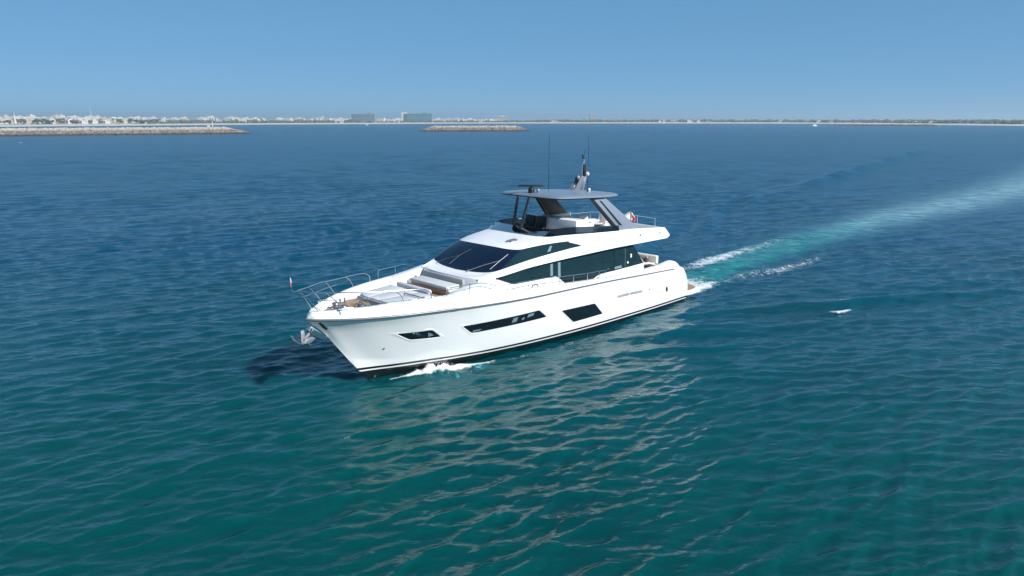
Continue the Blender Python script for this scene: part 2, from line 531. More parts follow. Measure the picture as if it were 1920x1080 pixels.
# small hull fittings
for sg in (1, -1):
    m_ = MB()
    pts = [(3.58 + 0.10 * math.cos(a) * 1.0 + 0.07 * math.sin(a), 1.07 + 0.16 * math.sin(a)) for a in np.linspace(0, 2 * math.pi, 14, endpoint=False)]
    patch(m_, pts, hull_y, sg, 0.012)
    m_.build('exhaust_port', M['black'], yacht, smooth=0)
    m_ = MB()
    pts = [(5.4 + 0.05 * math.cos(a), 1.40 + 0.05 * math.sin(a)) for a in np.linspace(0, 2 * math.pi, 10, endpoint=False)]
    patch(m_, pts, hull_y, sg, 0.012)
    m_.build('fuel_vent', M['steel_dull'], yacht, smooth=0)
    m_ = MB()
    pts = [(21.0 + 0.04 * math.cos(a), 1.42 + 0.045 * math.sin(a)) for a in np.linspace(0, 2 * math.pi, 10, endpoint=False)]
    patch(m_, pts, hull_y, sg, 0.012)
    m_.build('drain_fitting', M['rail'], yacht, smooth=0)
    m_ = MB()
    patch(m_, [(23.46, 2.90), (23.40, 2.92), (23.10, 2.62), (23.06, 2.55), (23.12, 2.55), (23.2, 2.62)], hull_y, sg, 0.015)
    m_.build('hawse_slot', M['black'], yacht, smooth=0)
# lettering on the quarter (illegible in the photograph): two words of soft grey blocks
rl = random.Random(3)
for sg in (1, -1):
    x = 8.26
    for wl_ in (8, 8):
        m_ = MB()
        xs_ = x; top_ = []; bot_ = []
        for i in range(wl_):
            wch = rl.uniform(0.11, 0.15)
            z0 = 1.45 - (8.26 - x) * 0.045 + rl.uniform(-.008, .008)
            hh = rl.uniform(.125, .155)
            top_ += [(x, z0 + hh), (x - wch, z0 + hh)]; bot_ += [(x, z0), (x - wch, z0)]
            x -= wch + 0.004
        patch(m_, top_ + bot_[::-1], hull_y, sg, 0.006)
        x -= 0.07
        m_.build('hull_lettering', M['letter'], yacht, smooth=0)

# swim platform and transom
m_ = MB()
pl = [(1.5, 2.46), (0.7, 2.62), (0.05, 2.60), (-0.40, 2.44), (-0.72, 1.9), (-0.86, 0.9), (-0.88, 0)]
pl = pl + [(x, -y) for x, y in pl[-2::-1]]
m_.prism([(x, y, 0.22) for x, y in pl], (0, 0, 0.24), 0.03)
plat = m_.build('swim_platform', M['white'], yacht, smooth=40)
m_ = MB()
pt = [(x * 0.96 + 0.08, y * 0.94) for x, y in pl]
m_.add([(x, y, 0.466) for x, y in pt], [tuple(range(len(pt)))[::-1]])
m_.build('teak_decking', M['teak'], plat, smooth=0)
m_ = MB()
m_.grid([[(1.35, y, 0.4), (1.5, y, 1.2), (1.85, y, 1.98), (2.3, y, 2.0), (2.5, y, 1.8)] for y in (2.2, 1, -1, -2.2)])
m_.build('transom', M['white'], yacht, smooth=30)
m_ = MB()
m_.box((0.95, 1.7, 0.08), (0.9, 0.5, 0.3), 0.04)
m_.build('trim_tab', M['black'], yacht)
# quarter panels down to the platform, joining hull end and wing
for sg in (1, -1):
    m_ = MB()
    zz = np.linspace(0.25, 2.12, 24)
    sec = []
    for z in zz:
        xe = float(x_stern(z))
        y = float(hull_y(max(xe, 1.2), min(z, float(z_rub(max(xe, 2.0)))))) - (0.05 if z > 2.1 else 0)
        sec.append([(xe + 0.25, sg * (y + 0.004), z), (xe + 0.05, sg * (y - 0.01), z), (xe - 0.03, sg * (y - 0.07), z), (xe - 0.03, sg * (y - 0.35), z), (xe + 0.4, sg * (y - 0.36), z)])
    m_.grid(sec, flip=(sg < 0))
    m_.build('quarter_panel', M['white'], yacht, smooth=40)

# ------------------------------------------------------------------ superstructure
def catmull(P, n):
    P = [np.array(p, float) for p in P]
    Q = [2 * P[0] - P[1]] + P + [2 * P[-1] - P[-2]]
    out = []
    for i in range(1, len(Q) - 2):
        for k in range(n):
            t = k / n
            a, b, c, d = Q[i - 1], Q[i], Q[i + 1], Q[i + 2]
            out.append(0.5 * ((2 * b) + (-a + c) * t + (2 * a - 5 * b + 4 * c - d) * t * t + (-a + 3 * b - 3 * c + d) * t ** 3))
    out.append(P[-1])
    return out
# control rings, half breadth (port): cowl edge / windscreen foot / windscreen head / roof edge
RA = [(17.15, 0, 3.72), (17.12, .8, 3.72), (17.0, 1.40, 3.72), (16.78, 1.90, 3.70), (16.25, 2.22, 3.72), (15.3, 2.30, 3.80), (14.3, 2.33, 3.88), (12.6, 2.38, 3.93), (10.7, 2.41, 3.95), (8.2, 2.45, 3.96), (6.2, 2.47, 3.93), (3.45, 2.46, 3.88)]
RB = [(16.5, 0, 3.80), (16.42, .9, 3.82), (16.26, 1.55, 3.86), (16.05, 2.02, 3.95), (15.40, 2.18, 4.07), (14.5, 2.21, 4.17), (13.6, 2.25, 4.25), (12.2, 2.28, 4.33), (10.75, 2.33, 4.38), (8.2, 2.44, 4.32), (6.2, 2.48, 4.24), (3.22, 2.46, 4.02)]
RC = [(15.0, 0, 4.70), (14.96, .9, 4.69), (14.84, 1.52, 4.66), (14.55, 1.92, 4.65), (14.0, 2.02, 4.68), (13.4, 2.06, 4.70), (12.8, 2.09, 4.70), (12.1, 2.13, 4.69), (11.5, 2.17, 4.67), (8.4, 2.40, 4.58), (6.3, 2.46, 4.46), (3.42, 2.44, 4.24)]
RD = [(13.2, 0, 4.99), (13.15, .9, 4.99), (13.02, 1.42, 4.98), (12.8, 1.80, 4.97), (12.5, 1.97, 4.96), (12.1, 2.03, 4.95), (11.7, 2.07, 4.94), (11.2, 2.11, 4.92), (10.4, 2.19, 4.88), (8.0, 2.33, 4.75), (6.0, 2.42, 4.65), (3.65, 2.42, 4.45)]
NC = 6
rings = [catmull(r_, NC) for r_ in (RA, RB, RC, RD)]
ncol = len(rings[0])
NV = 8
surf = []     # surf[row][col]
colsv = [catmull([rings[k][j] for k in range(4)], NV) for j in range(ncol)]
nrow = len(colsv[0])
surf = [[colsv[j][i] for j in range(ncol)] for i in range(nrow)]
gc = 8 * NC                     # last glazed column of side window
wc = int(3.35 * NC)             # windscreen / side window seam
def sub(r0, r1, c0, c1, sg, off=0.0):
    return [[(surf[i][j][0], sg * surf[i][j][1], surf[i][j][2]) for j in range(c0, c1 + 1)] for i in range(r0, r1 + 1)]
body = MB()
for sg in (1, -1):
    fl = sg > 0
    body.grid(sub(0, NV, 0, ncol - 1, sg), flip=fl)
    body.grid(sub(2 * NV, 3 * NV, 0, ncol - 1, sg), flip=fl)
    body.grid(sub(NV, 2 * NV, gc, ncol - 1, sg), flip=fl)
    # under edge: return inwards below ring A, aft end cap, coaming inner
    ra = [(p[0], sg * p[1], p[2]) for p in surf[0]]
    ra2 = [(p[0], sg * max(p[1] - 0.20, 0), p[2] - 0.03) for p in surf[0]]
    body.grid([ra, ra2], flip=not fl)
    rd = [(p[0], sg * p[1], p[2]) for p in surf[-1]]
    rd1 = [(p[0] - (0.05 if p[1] < 1.6 else 0.0), sg * max(p[1] - 0.05, 0), p[2] + 0.03) for p in surf[-1]]
    rd2 = [(p[0] - (0.14 if p[1] < 1.8 else 0.02), sg * max(p[1] - 0.16, 0), p[2] + 0.02) for p in surf[-1]]
    rd3 = [(p[0] - (0.18 if p[1] < 1.8 else 0.02), sg * max(p[1] - 0.19, 0), 4.25 if p[0] > 6 else 4.2) for p in surf[-1]]
    body.grid([rd, rd1, rd2, rd3], flip=fl)
body.build('superstructure', M['white'], yacht, smooth=32, recalc=True)
# flybridge floor + underside + aft end
m_ = MB()
fx = np.linspace(3.3, 13.0, 30)
half = np.interp(fx, [3.3, 3.7, 6, 11, 12.3, 13.0], [2.25, 2.4, 2.35, 2.1, 1.8, 1.2])
m_.grid([[(x, h, 4.24), (x, 0, 4.26), (x, -h, 4.24)] for x, h in zip(fx, half - 0.08)])
m_.grid([[(x, h, 3.93), (x, 0, 3.95), (x, -h, 3.93)] for x, h in zip(fx, half)], flip=True)
m_.build('flybridge_deck', M['deck'], yacht, smooth=30)
m_ = MB()
ys = np.linspace(2.46, -2.46, 15)
sec = []
for y in ys:
    b = -0.25 * (1 - (y / 2.46) ** 2)
    sec.append([(3.45 + b, y, 3.88), (3.22 + b, y * 0.998, 4.02), (3.42 + b, y * .995, 4.24), (3.65 + b, y * 0.985, 4.46), (3.78 + b, y * 0.96, 4.46), (3.8 + b, y * .95, 4.24)])
m_.grid(sec)
m_.build('flybridge_aft_coaming', M['white'], yacht, smooth=30)
# crease trim along the flybridge side
for sg in (1, -1):
    m_ = MB()
    zz = []
    for j in range(8 * NC, 10 * NC + 3):
        a = surf[2 * NV + 1][j]
        zz.append((a[0], sg * (a[1] + 0.004), a[2] - 0.0))
    m_.tube(zz, 0.014, 6)
    m_.build('trim_line', M['letter'], yacht)
    for (x, z, r_) in ((6.1, 4.36, 0.055), (4.25, 4.28, 0.04)):
        m_ = MB()
        m_.tube([(x, sg * 2.44, z), (x, sg * 2.51, z)], r_, 10)
        m_.build('scupper', M['steel_dull'], yacht)
# glazing
m_ = MB()
m_.grid(sub(NV, 2 * NV, 0, wc, 1), flip=True)
m_.grid(sub(NV, 2 * NV, 0, wc, -1))
ws = m_.build('windscreen', M['windscreen'], yacht, smooth=60, recalc=True)
for sg in (1, -1):
    m_ = MB()
    m_.grid(sub(NV, 2 * NV, wc, gc, sg), flip=sg > 0)
    w_ = m_.build('side_window', M['glass_teal'], yacht, smooth=60)
    m_ = MB()
    for i in (NV, 2 * NV):
        m_.tube([(surf[i][j][0], sg * (surf[i][j][1] + .002), surf[i][j][2]) for j in range(0, gc + 1)], 0.012, 6)
    m_.tube([(surf[i][gc][0], sg * (surf[i][gc][1] + .002), surf[i][gc][2]) for i in range(NV, 2 * NV + 1)], 0.012, 6)
    m_.build('window_gasket', M['black'], w_)
    m_ = MB()
    j0 = int(6.35 * NC)
    m_.grid([[(surf[i][j][0], sg * (surf[i][j][1] + 0.006), surf[i][j][2]) for j in (j0, j0 + 1)] for i in range(NV + 2, 2 * NV - 1)], flip=sg > 0)
    m_.build('mullion', M['reveal'], w_, smooth=0)
# wipers
def onws(r_, y):
    """point on windscreen: r_ 0 foot..1 head, y lateral"""
    i = NV + int(round(r_ * NV))
    js = sorted(range(0, wc + 1), key=lambda j: abs(surf[i][j][1] - abs(y)))
    p = surf[i][js[0]]
    return Vector((p[0] + 0.05, math.copysign(p[1], y), p[2] + 0.04))
for a, b in (((0.02, 0.75), (0.50, 1.80)), ((0.0, -1.5), (0.45, -0.4))):
    m_ = MB()
    p0 = onws(*a); p1 = onws(*b)
    m_.tube([p0, p0.lerp(p1, .5) + Vector((.02, 0, .02)), p1], 0.011, 6)
    q = (p1 - p0).normalized()
    s1 = onws(0.12, 1.72 if a[1] > 0 else -0.6); s2 = onws(0.72, 1.86 if a[1] > 0 else -.1)
    m_.tube([s1, p1, s2], 0.012, 6)
    m_.sphere(p0, 0.035)
    m_.build('wiper', M['letter'] if a[1] > 0 else M['rail'], yacht)

# deckhouse side wall with the salon glazing
house_y = lambda x, z: 2.20 - 0.04 * (z - 3.0) - np.maximum(0, x - 14.2) ** 2 * 0.045
salon = [(16.21, 3.70), (15.6, 3.45), (15.09, 3.25), (13.7, 3.21), (12.35, 3.18), (12.05, 2.99), (11.66, 2.71), (10.7, 2.63), (9.76, 2.57), (9.55, 2.60), (9.25, 2.70), (8.95, 2.74),
         (7.71, 2.73), (5.30, 2.74), (5.79, 3.30), (6.30, 3.85), (7.8, 3.87), (9.31, 3.90), (10.7, 3.91), (12.11, 3.90), (13.3, 3.88), (14.43, 3.85), (15.4, 3.78)]
for sg in (1, -1):
    m_ = MB()
    xs = np.linspace(5.25, 16.9, 60)
    rows = []
    for x in xs:
        ztop = float(np.interp(x, [5.25, 6.4, 16.0, 16.9], [2.78, 3.93, 3.93, 3.74]))
        zb = float(deck_z(x)) - 0.05
        rows.append([(x, sg * (float(house_y(x, z)) - 0.012), z) for z in np.linspace(zb, ztop, 6)])
    m_.grid(rows, flip=sg > 0)
    # aft end of the house
    e0 = [(x, y - sg * 0.0, z) for (x, y, z) in rows[0]]
    m_.build('deckhouse_side', M['white'], yacht, smooth=30)
    m_ = MB()
    patch(m_, salon, house_y, sg, 0.004)
    w_ = m_.build('salon_window', M['glass_teal'], yacht, smooth=40)
    m_ = MB()
    loop = [(p[0], sg * (float(house_y(p[0], p[1])) + 0.006), p[1]) for p in salon]
    m_.tube(loop + [loop[0]], 0.014, 6)
    m_.build('window_gasket', M['black'], w_)
    for (xa, xb, za, zb, mm) in ((12.75, 12.58, 3.22, 3.78, 'reveal'), (12.22, 12.05, 3.06, 3.78, 'reveal'), (8.9, 8.84, 2.78, 3.84, 'glass'), (7.9, 7.84, 2.78, 3.82, 'glass'), (7.85, 7.25, 2.78, 2.9, 'reveal'), (6.95, 6.93, 2.76, 3.78, 'reveal')):
        m_ = MB()
        patch(m_, [(xa, za), (xa, zb), (xb, zb), (xb, za)], house_y, sg, 0.008)
        m_.build('mullion', M[mm], w_, smooth=0)
    for (x, z, r_) in ((6.45, 3.33, 0.06), (6.45, 3.24, 0.055), (6.72, 2.97, 0.06)):
        m_ = MB(); m_.tube([(x, sg * 2.17, z), (x, sg * 2.225, z)], r_, 12)
        m_.build('courtesy_light', M['flag_white'], yacht)
m_ = MB()
m_.grid([[(5.3, y, 1.8), (5.3, y, 2.8), (6.4, y, 3.93)] for y in (2.15, 0, -2.15)])
m_.build('saloon_aft_door', M['glass'], yacht, smooth=0)
# cowl front face (backrest of the forward lounge)
m_ = MB()
cr = [(p[0], p[1], p[2]) for p in surf[0][:4 * NC + 1]]
full = [(x, -y, z) for x, y, z in cr[::-1]] + cr[1:]
m_.grid([[(x, y, z) for x, y, z in full], [(x + 0.02, y, z - 0.06) for x, y, z in full], [(x + 0.05, y, float(deck_z(min(x, 17.2))) - 0.02) for x, y, z in full]], flip=True)
m_.build('cowl_front', M['white'], yacht, smooth=30)

# ------------------------------------------------------------------ foredeck lounge
m_ = MB()
m_.box((17.28, 0, 3.50), (0.16, 2.75, 0.40), 0.04)
m_.build('settee_backrest', M['cushion_shaded'], yacht)
m_ = MB()
m_.box((17.65, 0, 3.12), (0.62, 2.55, 0.34), 0.02)
sb = m_.build('settee_base', M['white'], yacht)
m_ = MB()
m_.box((17.70, -0.05, 3.39), (0.74, 2.5, 0.16), 0.05, seg=3)
m_.build('seat_cushion', M['cushion'], sb)
m_ = MB()
m_.box((17.985, 0.0, 3.16), (0.06, 2.5, 0.26), 0.01)
m_.build('wood_trim', M['teak'], sb)
m_ = MB()                         # raised sunpad plinth
out = [(20.95, 0.95), (20.6, 1.25), (19.8, 1.50), (18.72, 1.62)]
out = [(x, y) for x, y in out] + [(x, -y) for x, y in out[::-1]]
m_.prism([(x, y, 2.85) for x, y in out], (0, 0, 0.36), 0.03)
tr = m_.build('sunpad_plinth', M['white'], yacht)
m_ = MB()
for y0, y1 in ((-1.0, -0.34), (-0.32, 0.32), (0.34, 1.0)):
    q = 1.42
    m_.prism([(18.95, y0 * q, 3.205), (18.95, y1 * q, 3.205), (20.3, y1 * 1.2, 3.205), (20.85, y1 * 0.95, 3.205), (20.85, y0 * 0.95, 3.205), (20.3, y0 * 1.2, 3.205)], (0, 0, 0.10), 0.025)
m_.build('sunpad_cushion', M['cushion'], tr)
m_ = MB()
m_.box((18.84, 0, 3.37), (0.20, 2.2, 0.20), 0.07, seg=3, rot=Matrix.Rotation(R(12), 3, 'Y'))
m_.build('bolster', M['cushion'], tr)
m_ = MB()
m_.box((20.955, 0, 3.15), (0.05, 1.85, 0.24), 0.015)
m_.build('plinth_front_pad', M['cushion_shaded'], tr)  # dark sheet painting the shade on the sunpad's front face
m_ = MB()
m_.tube([(19.62, 0.42, 3.33), (19.62, 0.42, 3.37), (19.60, 1.0, 3.37), (19.58, 1.5, 3.36), (19.58, 1.5, 3.3)], 0.028, 8)
m_.sphere((19.52, 1.5, 3.33), 0.07)
m_.build('grab_bar', M['rail'], tr)
for sg in (1, -1):                # steps beside the lounge
    m_ = MB()
    m_.box((18.05, sg * 1.50, 3.03), (0.5, 0.5, 0.18), 0.02)
    m_.box((17.62, sg * 1.52, 3.12), (0.36, 0.46, 0.36), 0.02)
    st_ = m_.build('side_step', M['white'], yacht)
    m_ = MB()
    m_.box((18.05, sg * 1.50, 3.128), (0.44, 0.46, 0.02), 0.004)
    m_.box((17.62, sg * 1.52, 3.308), (0.30, 0.42, 0.02), 0.004)
    m_.build('teak_tread', M['teak'], st_)
    m_ = MB()
    m_.prism([(18.75, sg * 1.80, 2.95), (18.62, sg * 1.80, 3.34), (18.35, sg * 1.80, 3.47), (17.4, sg * 1.80, 3.58), (16.5, sg * 1.84, 3.70), (16.3, sg * 1.84, 3.3), (16.3, sg * 1.84, 2.95)], (0, sg * 0.52, -.02), 0.05)
    m_.build('side_coaming', M['white'], yacht, smooth=50)
# anchor deck gear
for sg in (1, -1):
    m_ = MB()
    z0 = float(deck_z(22.2))
    m_.cyl((22.35, sg * 0.28, z0), (22.35, sg * 0.28, z0 + 0.12), 0.17)
    m_.cyl((22.35, sg * 0.28, z0 + 0.12), (22.35, sg * 0.28, z0 + 0.20), 0.12, 0.10)
    m_.cyl((22.35, sg * 0.28, z0 + 0.20), (22.35, sg * 0.28, z0 + 0.25), 0.16, 0.13)
    m_.build('windlass', M['steel_dk'], yacht)
    m_ = MB()
    for dx in (-0.1, 0.1):
        m_.cyl((21.75 + dx, sg * 0.78, z0), (21.75 + dx, sg * 0.78, z0 + 0.2), 0.035, 0.03)
        m_.sphere((21.75 + dx, sg * 0.78, z0 + 0.2), 0.05, (1, 1, .5))
    m_.box((21.75, sg * 0.78, z0 + 0.015), (0.36, 0.12, 0.03), 0.01)
    m_.build('bollard', M['steel_dk'], yacht)
    m_ = MB()
    x0 = 22.62
    yy = float(y_top(x0)); zt_ = float(z_top(x0))
    for k in range(4):
        m_.cyl((x0 - 0.20 + 0.13 * k, sg * (yy - 0.04 + 0.03 * (1.5 - k)), zt_ - 0.16), (x0 - 0.20 + 0.13 * k, sg * (yy - 0.10 + 0.03 * (1.5 - k)), zt_ + 0.08), 0.035, 0.03)
    m_.tube([(x0 - 0.26, sg * (yy + 0.06), zt_ + 0.03), (x0, sg * (yy + 0.0), zt_ + 0.05), (x0 + 0.26, sg * (yy - 0.10), zt_ + 0.03)], 0.03, 8)
    m_.build('fairlead', M['steel'], yacht)
    m_ = MB()
    m_.tube([(22.3, sg * 0.28, z0 + 0.06), (22.9, sg * 0.2, z0 + 0.05), (23.3, sg * 0.1, z0 + 0.10)], 0.03, 6)
    m_.build('anchor_chain', M['steel_dull'], yacht)
for (x, y, s_) in ((21.5, 0.25, 0.16), (21.35, -0.1, 0.12), (21.25, 0.55, 0.14), (21.6, 0.0, .1), (21.3, 0.75, .12), (22.75, .1, .13)):
    m_ = MB()
    z0 = float(deck_z(x))
    m_.box((x, y, z0 + s_ * .35), (s_ * 1.6, s_, s_ * .7), 0.02)
    m_.cyl((x, y, z0 + s_ * .6), (x + .04, y, z0 + s_ * 1.3), .035, .03)
    m_.build('deck_cleat', M['steel_dk'], yacht)
m_ = MB()
for a in np.linspace(0, 6.28 * 2.5, 40):
    pass
pts = [(21.42 + (0.24 - 0.004 * i) * math.cos(i * .5) * .6, 0.32 + (0.34 - .004 * i) * math.sin(i * .5), float(deck_z(21.4)) + 0.03 + .001 * i) for i in range(44)]
m_.tube(pts, 0.022, 6)
m_.build('mooring_rope', M['brown'], yacht)
m_ = MB()
m_.box((21.35, -0.15, float(deck_z(21.4)) + .012), (0.5, 0.6, 0.02), 0.005)
m_.build('locker_hatch', M['teak'], yacht)
m_ = MB()
m_.sphere((20.35, -1.93, 3.2), 0.075, (1, .5, 1))
m_.build('deck_light', M['brown'], yacht)

# anchor on its bow roller
m_ = MB()
m_.prism([(23.62, -0.10, 2.78), (23.30, -0.10, 2.48), (22.98, -0.10, 2.18), (23.55, -0.10, 2.40), (23.78, -0.10, 2.66)], (0, 0.20, 0), 0.01)
br = m_.build('bow_roller', M['steel_dull'], yacht)
m_ = MB()
for sg in (1, -1):
    m_.prism([(23.70, sg * .13, 2.74), (23.25, sg * .16, 2.42), (23.02, sg * .16, 2.18), (23.18, sg * .16, 2.16), (23.66, sg * .14, 2.44)], (0, sg * 0.025, 0))
m_.tube([(23.62, -.17, 2.58), (23.62, .17, 2.58)], 0.06, 12)
m_.build('roller_cheek', M['steel'], br)
anc = MB()
anc.box((23.72, 0, 2.46), (0.62, 0.10, 0.12), 0.02, rot=Matrix.Rotation(R(38), 3, 'Y'))
anc.prism([(23.90, -.05, 2.68), (24.04, -.05, 2.66), (24.06, -.05, 2.20), (23.94, -.05, 2.16), (23.88, -.05, 2.30)], (0, .10, 0), 0.01)
anc.tube([(23.96, -.20, 2.20), (23.96, .20, 2.20)], .05, 8)
an = anc.build('anchor', M['galv'], yacht)
for sg in (1, -1):
    m_ = MB()
    m_.prism([(23.86, sg * .05, 2.12), (24.08, sg * .06, 2.16), (24.16, sg * .34, 2.22), (24.10, sg * .66, 2.34), (23.84, sg * .36, 2.14)], (0.01, 0, 0.045), 0.008)
    m_.prism([(24.0, sg * .05, 2.16), (23.72, sg * .10, 2.16), (23.55, sg * .20, 2.34), (23.70, sg * .18, 2.42), (23.94, sg * .08, 2.34)], (0, sg * .03, 0), 0.006)
    m_.build('anchor_fluke', M['galv'], an)

# ------------------------------------------------------------------ rails
def rail(name, pts, r_=0.021, parent=yacht):
    m_ = MB(); m_.tube([tuple(p) for p in catmull(pts, 5)], r_, 8)
    return m_.build(name, M['steel'], parent, smooth=60)
for sg in (1, -1):
    top = [(24.02, sg * 0.02, 4.16), (23.85, sg * 0.20, 4.14), (23.42, sg * 0.52, 4.09), (22.5, sg * 1.10, 4.03), (21.5, sg * 1.50, 3.95), (20.5, sg * 1.84, 3.90), (19.9, sg * 2.0, 3.84), (19.62, sg * 2.06, 3.68), (19.58, sg * 2.07, 3.44)]
    br_ = rail('bow_rail', top)
    for (xt, yt_, zt_, xb, bend) in ((23.97, 0.08, 4.15, 23.38, 0), (23.25, .62, 4.08, 22.65, 0), (22.2, 1.22, 4.02, 21.75, 0), (21.0, 1.67, 3.93, 20.62, .12)):
        yb = float(y_top(xb)) - 0.08
        pts = [(xt, sg * yt_, zt_), ((xt + xb) / 2 - bend * .4, sg * (yt_ * .5 + yb * .5 + bend * .4), zt_ * .5 + 3.42 * .5 + bend * .3), (xb, sg * yb, float(z_top(xb)) - 0.01)]
        m_ = MB(); m_.tube([tuple(p) for p in catmull(pts, 4)], 0.017, 8)
        m_.build('stanchion', M['steel'], br_, smooth=60)
    m_ = MB()
    m_.tube([(23.75, sg * .28, 3.82), (23.2, sg * .66, 3.78), (22.2, sg * 1.2, 3.74), (21.6, sg * 1.42, 3.74)], 0.011, 6)
    m_.build('mid_rail', M['steel'], br_, smooth=60)
    # handrail abreast of the lounge
    hr1 = rail('side_handrail', [(19.0, sg * 2.30, 3.44), (18.97, sg * 2.33, 3.72), (18.8, sg * 2.36, 3.78), (17.9, sg * 2.50, 3.78), (17.3, sg * 2.56, 3.74), (16.4, sg * 2.60, 3.45)], 0.017)
    m_ = MB(); m_.tube([(17.95, sg * 2.48, 3.42), (17.95, sg * 2.49, 3.78)], 0.016, 8); m_.build('stanchion', M['steel'], hr1)
    # side deck rail
    hr2 = rail('side_deck_rail', [(16.0, sg * 2.68, 3.20), (15.98, sg * 2.68, 3.42), (15.8, sg * 2.68, 3.46), (14.6, sg * 2.69, 3.42), (13.6, sg * 2.69, 3.36), (12.6, sg * 2.69, 3.26), (11.6, sg * 2.69, 3.18), (10.6, sg * 2.69, 3.10), (9.7, sg * 2.69, 3.06), (9.3, sg * 2.69, 3.03)], 0.016)
    for x in (14.75, 13.75, 12.7, 11.7, 10.66, 9.75):
        m_ = MB()
        zt_ = float(np.interp(x, [9.7, 10.6, 11.6, 12.6, 13.6, 14.6], [3.06, 3.10, 3.18, 3.26, 3.36, 3.42]))
        m_.tube([(x, sg * 2.69, float(z_top(x)) - .02), (x, sg * 2.69, zt_)], 0.015, 8)
        m_.build('stanchion', M['steel'], hr2)
    m_ = MB(); m_.tube([(9.9, sg * 2.62, 2.72), (9.5, sg * 2.62, 2.74), (9.3, sg * 2.6, 2.82), (8.85, sg * 2.5, 2.98), (8.7, sg * 2.45, 3.0)], 0.014, 8)
    m_.build('boarding_rail', M['steel'], yacht)
    m_ = MB(); m_.sphere((8.45, sg * 2.28, 2.86), 0.06, (1, .6, 1.2)); m_.build('shore_socket', M['black'], yacht)
    m_ = MB(); m_.tube([(14.55, sg * 2.70, 3.06), (14.5, sg * 2.70, 3.18), (14.2, sg * 2.70, 3.17), (14.15, sg * 2.70, 3.04)], 0.03, 8); m_.build('midship_cleat', M['steel'], yacht)
# nose of the pulpit with jackstaff and pennant
m_ = MB()
m_.tube([(24.0, 0, 4.16), (24.18, 0, 4.15), (24.26, 0, 4.22), (24.28, 0, 4.40)], 0.018, 8)
m_.tube([(24.28, 0, 4.40), (24.28, 0, 4.72)], 0.010, 6)
js = m_.build('jackstaff', M['steel'], yacht)
def cloth(pts_a, pts_b, ny, amp, seed):
    """drooping cloth between two edge polylines"""
    rows = []
    for i in range(len(pts_a)):
        a = Vector(pts_a[i]); b = Vector(pts_b[i])
        rows.append([a.lerp(b, j / ny) + Vector((amp * math.sin(j * 1.9 + i * .8 + seed), amp * math.cos(j * 1.5 + i * .6 + seed), 0)) * (0.3 + j / ny) for j in range(ny + 1)])
    return rows
m_ = MB()
rows = cloth([(24.28, 0, 4.71), (24.28, 0, 4.60), (24.28, 0, 4.48), (24.28, 0, 4.38)], [(24.24, -.02, 4.68), (24.20, -.05, 4.46), (24.21, -.06, 4.33), (24.23, -.04, 4.27)], 6, 0.02, 1)
m_.grid(rows[:2], 1); m_.grid(rows[1:], 0)
m_.build('pennant', [M['flag_red'], M['flag_white']], js)

# ------------------------------------------------------------------ flybridge
# smoked windscreen
base = [(12.78, 1.82, 5.00), (12.45, 1.99, 4.99), (11.5, 2.08, 4.96), (10, 2.22, 4.88), (8.6, 2.29, 4.80), (7.75, 2.34, 4.76)]
head = [(12.25, 1.74, 5.28), (11.95, 1.91, 5.29), (11.2, 2.02, 5.27), (10, 2.15, 5.18), (8.6, 2.24, 5.08), (7.75, 2.29, 5.01)]
fb = [(13.14, 0, 5.02), (13.10, .9, 5.02), (12.97, 1.44, 5.01), (12.78, 1.82, 5.00)]
fh = [(12.50, 0, 5.28), (12.48, .9, 5.28), (12.40, 1.38, 5.28), (12.25, 1.74, 5.28)]
fB = catmull([(x, -y, z) for x, y, z in fb[::-1]] + fb[1:], 5); fH = catmull([(x, -y, z) for x, y, z in fh[::-1]] + fh[1:], 5)
m_ = MB(); m_.grid([fB, fH], flip=True)
fw = m_.build('flybridge_windscreen', M['smoked'], yacht, smooth=60)
m_ = MB(); m_.tube(fH, 0.012, 6); m_.build('top_trim', M['dark'], fw)
for sg in (1, -1):
    b_ = catmull([(x, sg * y, z) for x, y, z in base], 4); h_ = catmull([(x, sg * y, z) for x, y, z in head], 4)
    m_ = MB(); m_.grid([b_, h_], flip=sg < 0)
    sw = m_.build('side_screen', M['smoked'], yacht, smooth=60)
    m_ = MB(); m_.tube(h_, 0.012, 6); m_.tube([b_[0], h_[0]], 0.016, 6); m_.tube([b_[13], h_[13]], 0.012, 6); m_.build('top_trim', M['dark'], sw)
# dash
m_ = MB()
m_.prism([(12.80, -1.60, 4.3), (12.80, -1.60, 4.94), (11.9, -1.65, 5.00), (11.55, -1.65, 4.85), (11.5, -1.65, 4.3)], (0, 3.3, 0), 0.04)
ds = m_.build('helm_dashboard', M['brown'], yacht)
m_ = MB()
m_.box((11.75, -0.55, 5.12), (0.12, 0.9, 0.24), 0.02, rot=Matrix.Rotation(R(-25), 3, 'Y'))
m_.build('instrument_panel', M['black'], ds)
m_ = MB()
b = bmesh.new()
pts = [(11.42 + .05 * math.sin(a), -0.75 + 0.19 * math.cos(a), 5.02 + 0.19 * math.sin(a)) for a in np.linspace(0, 2 * math.pi, 21)]
b.free()
m_.tube(pts, 0.016, 6); m_.tube([(11.42, -.75, 5.02), (11.6, -.75, 4.98)], .03, 6); m_.tube([(11.42, -.93, 5.02), (11.42, -.57, 5.02)], .012, 6)
m_.build('steering_wheel', M['black'], ds)
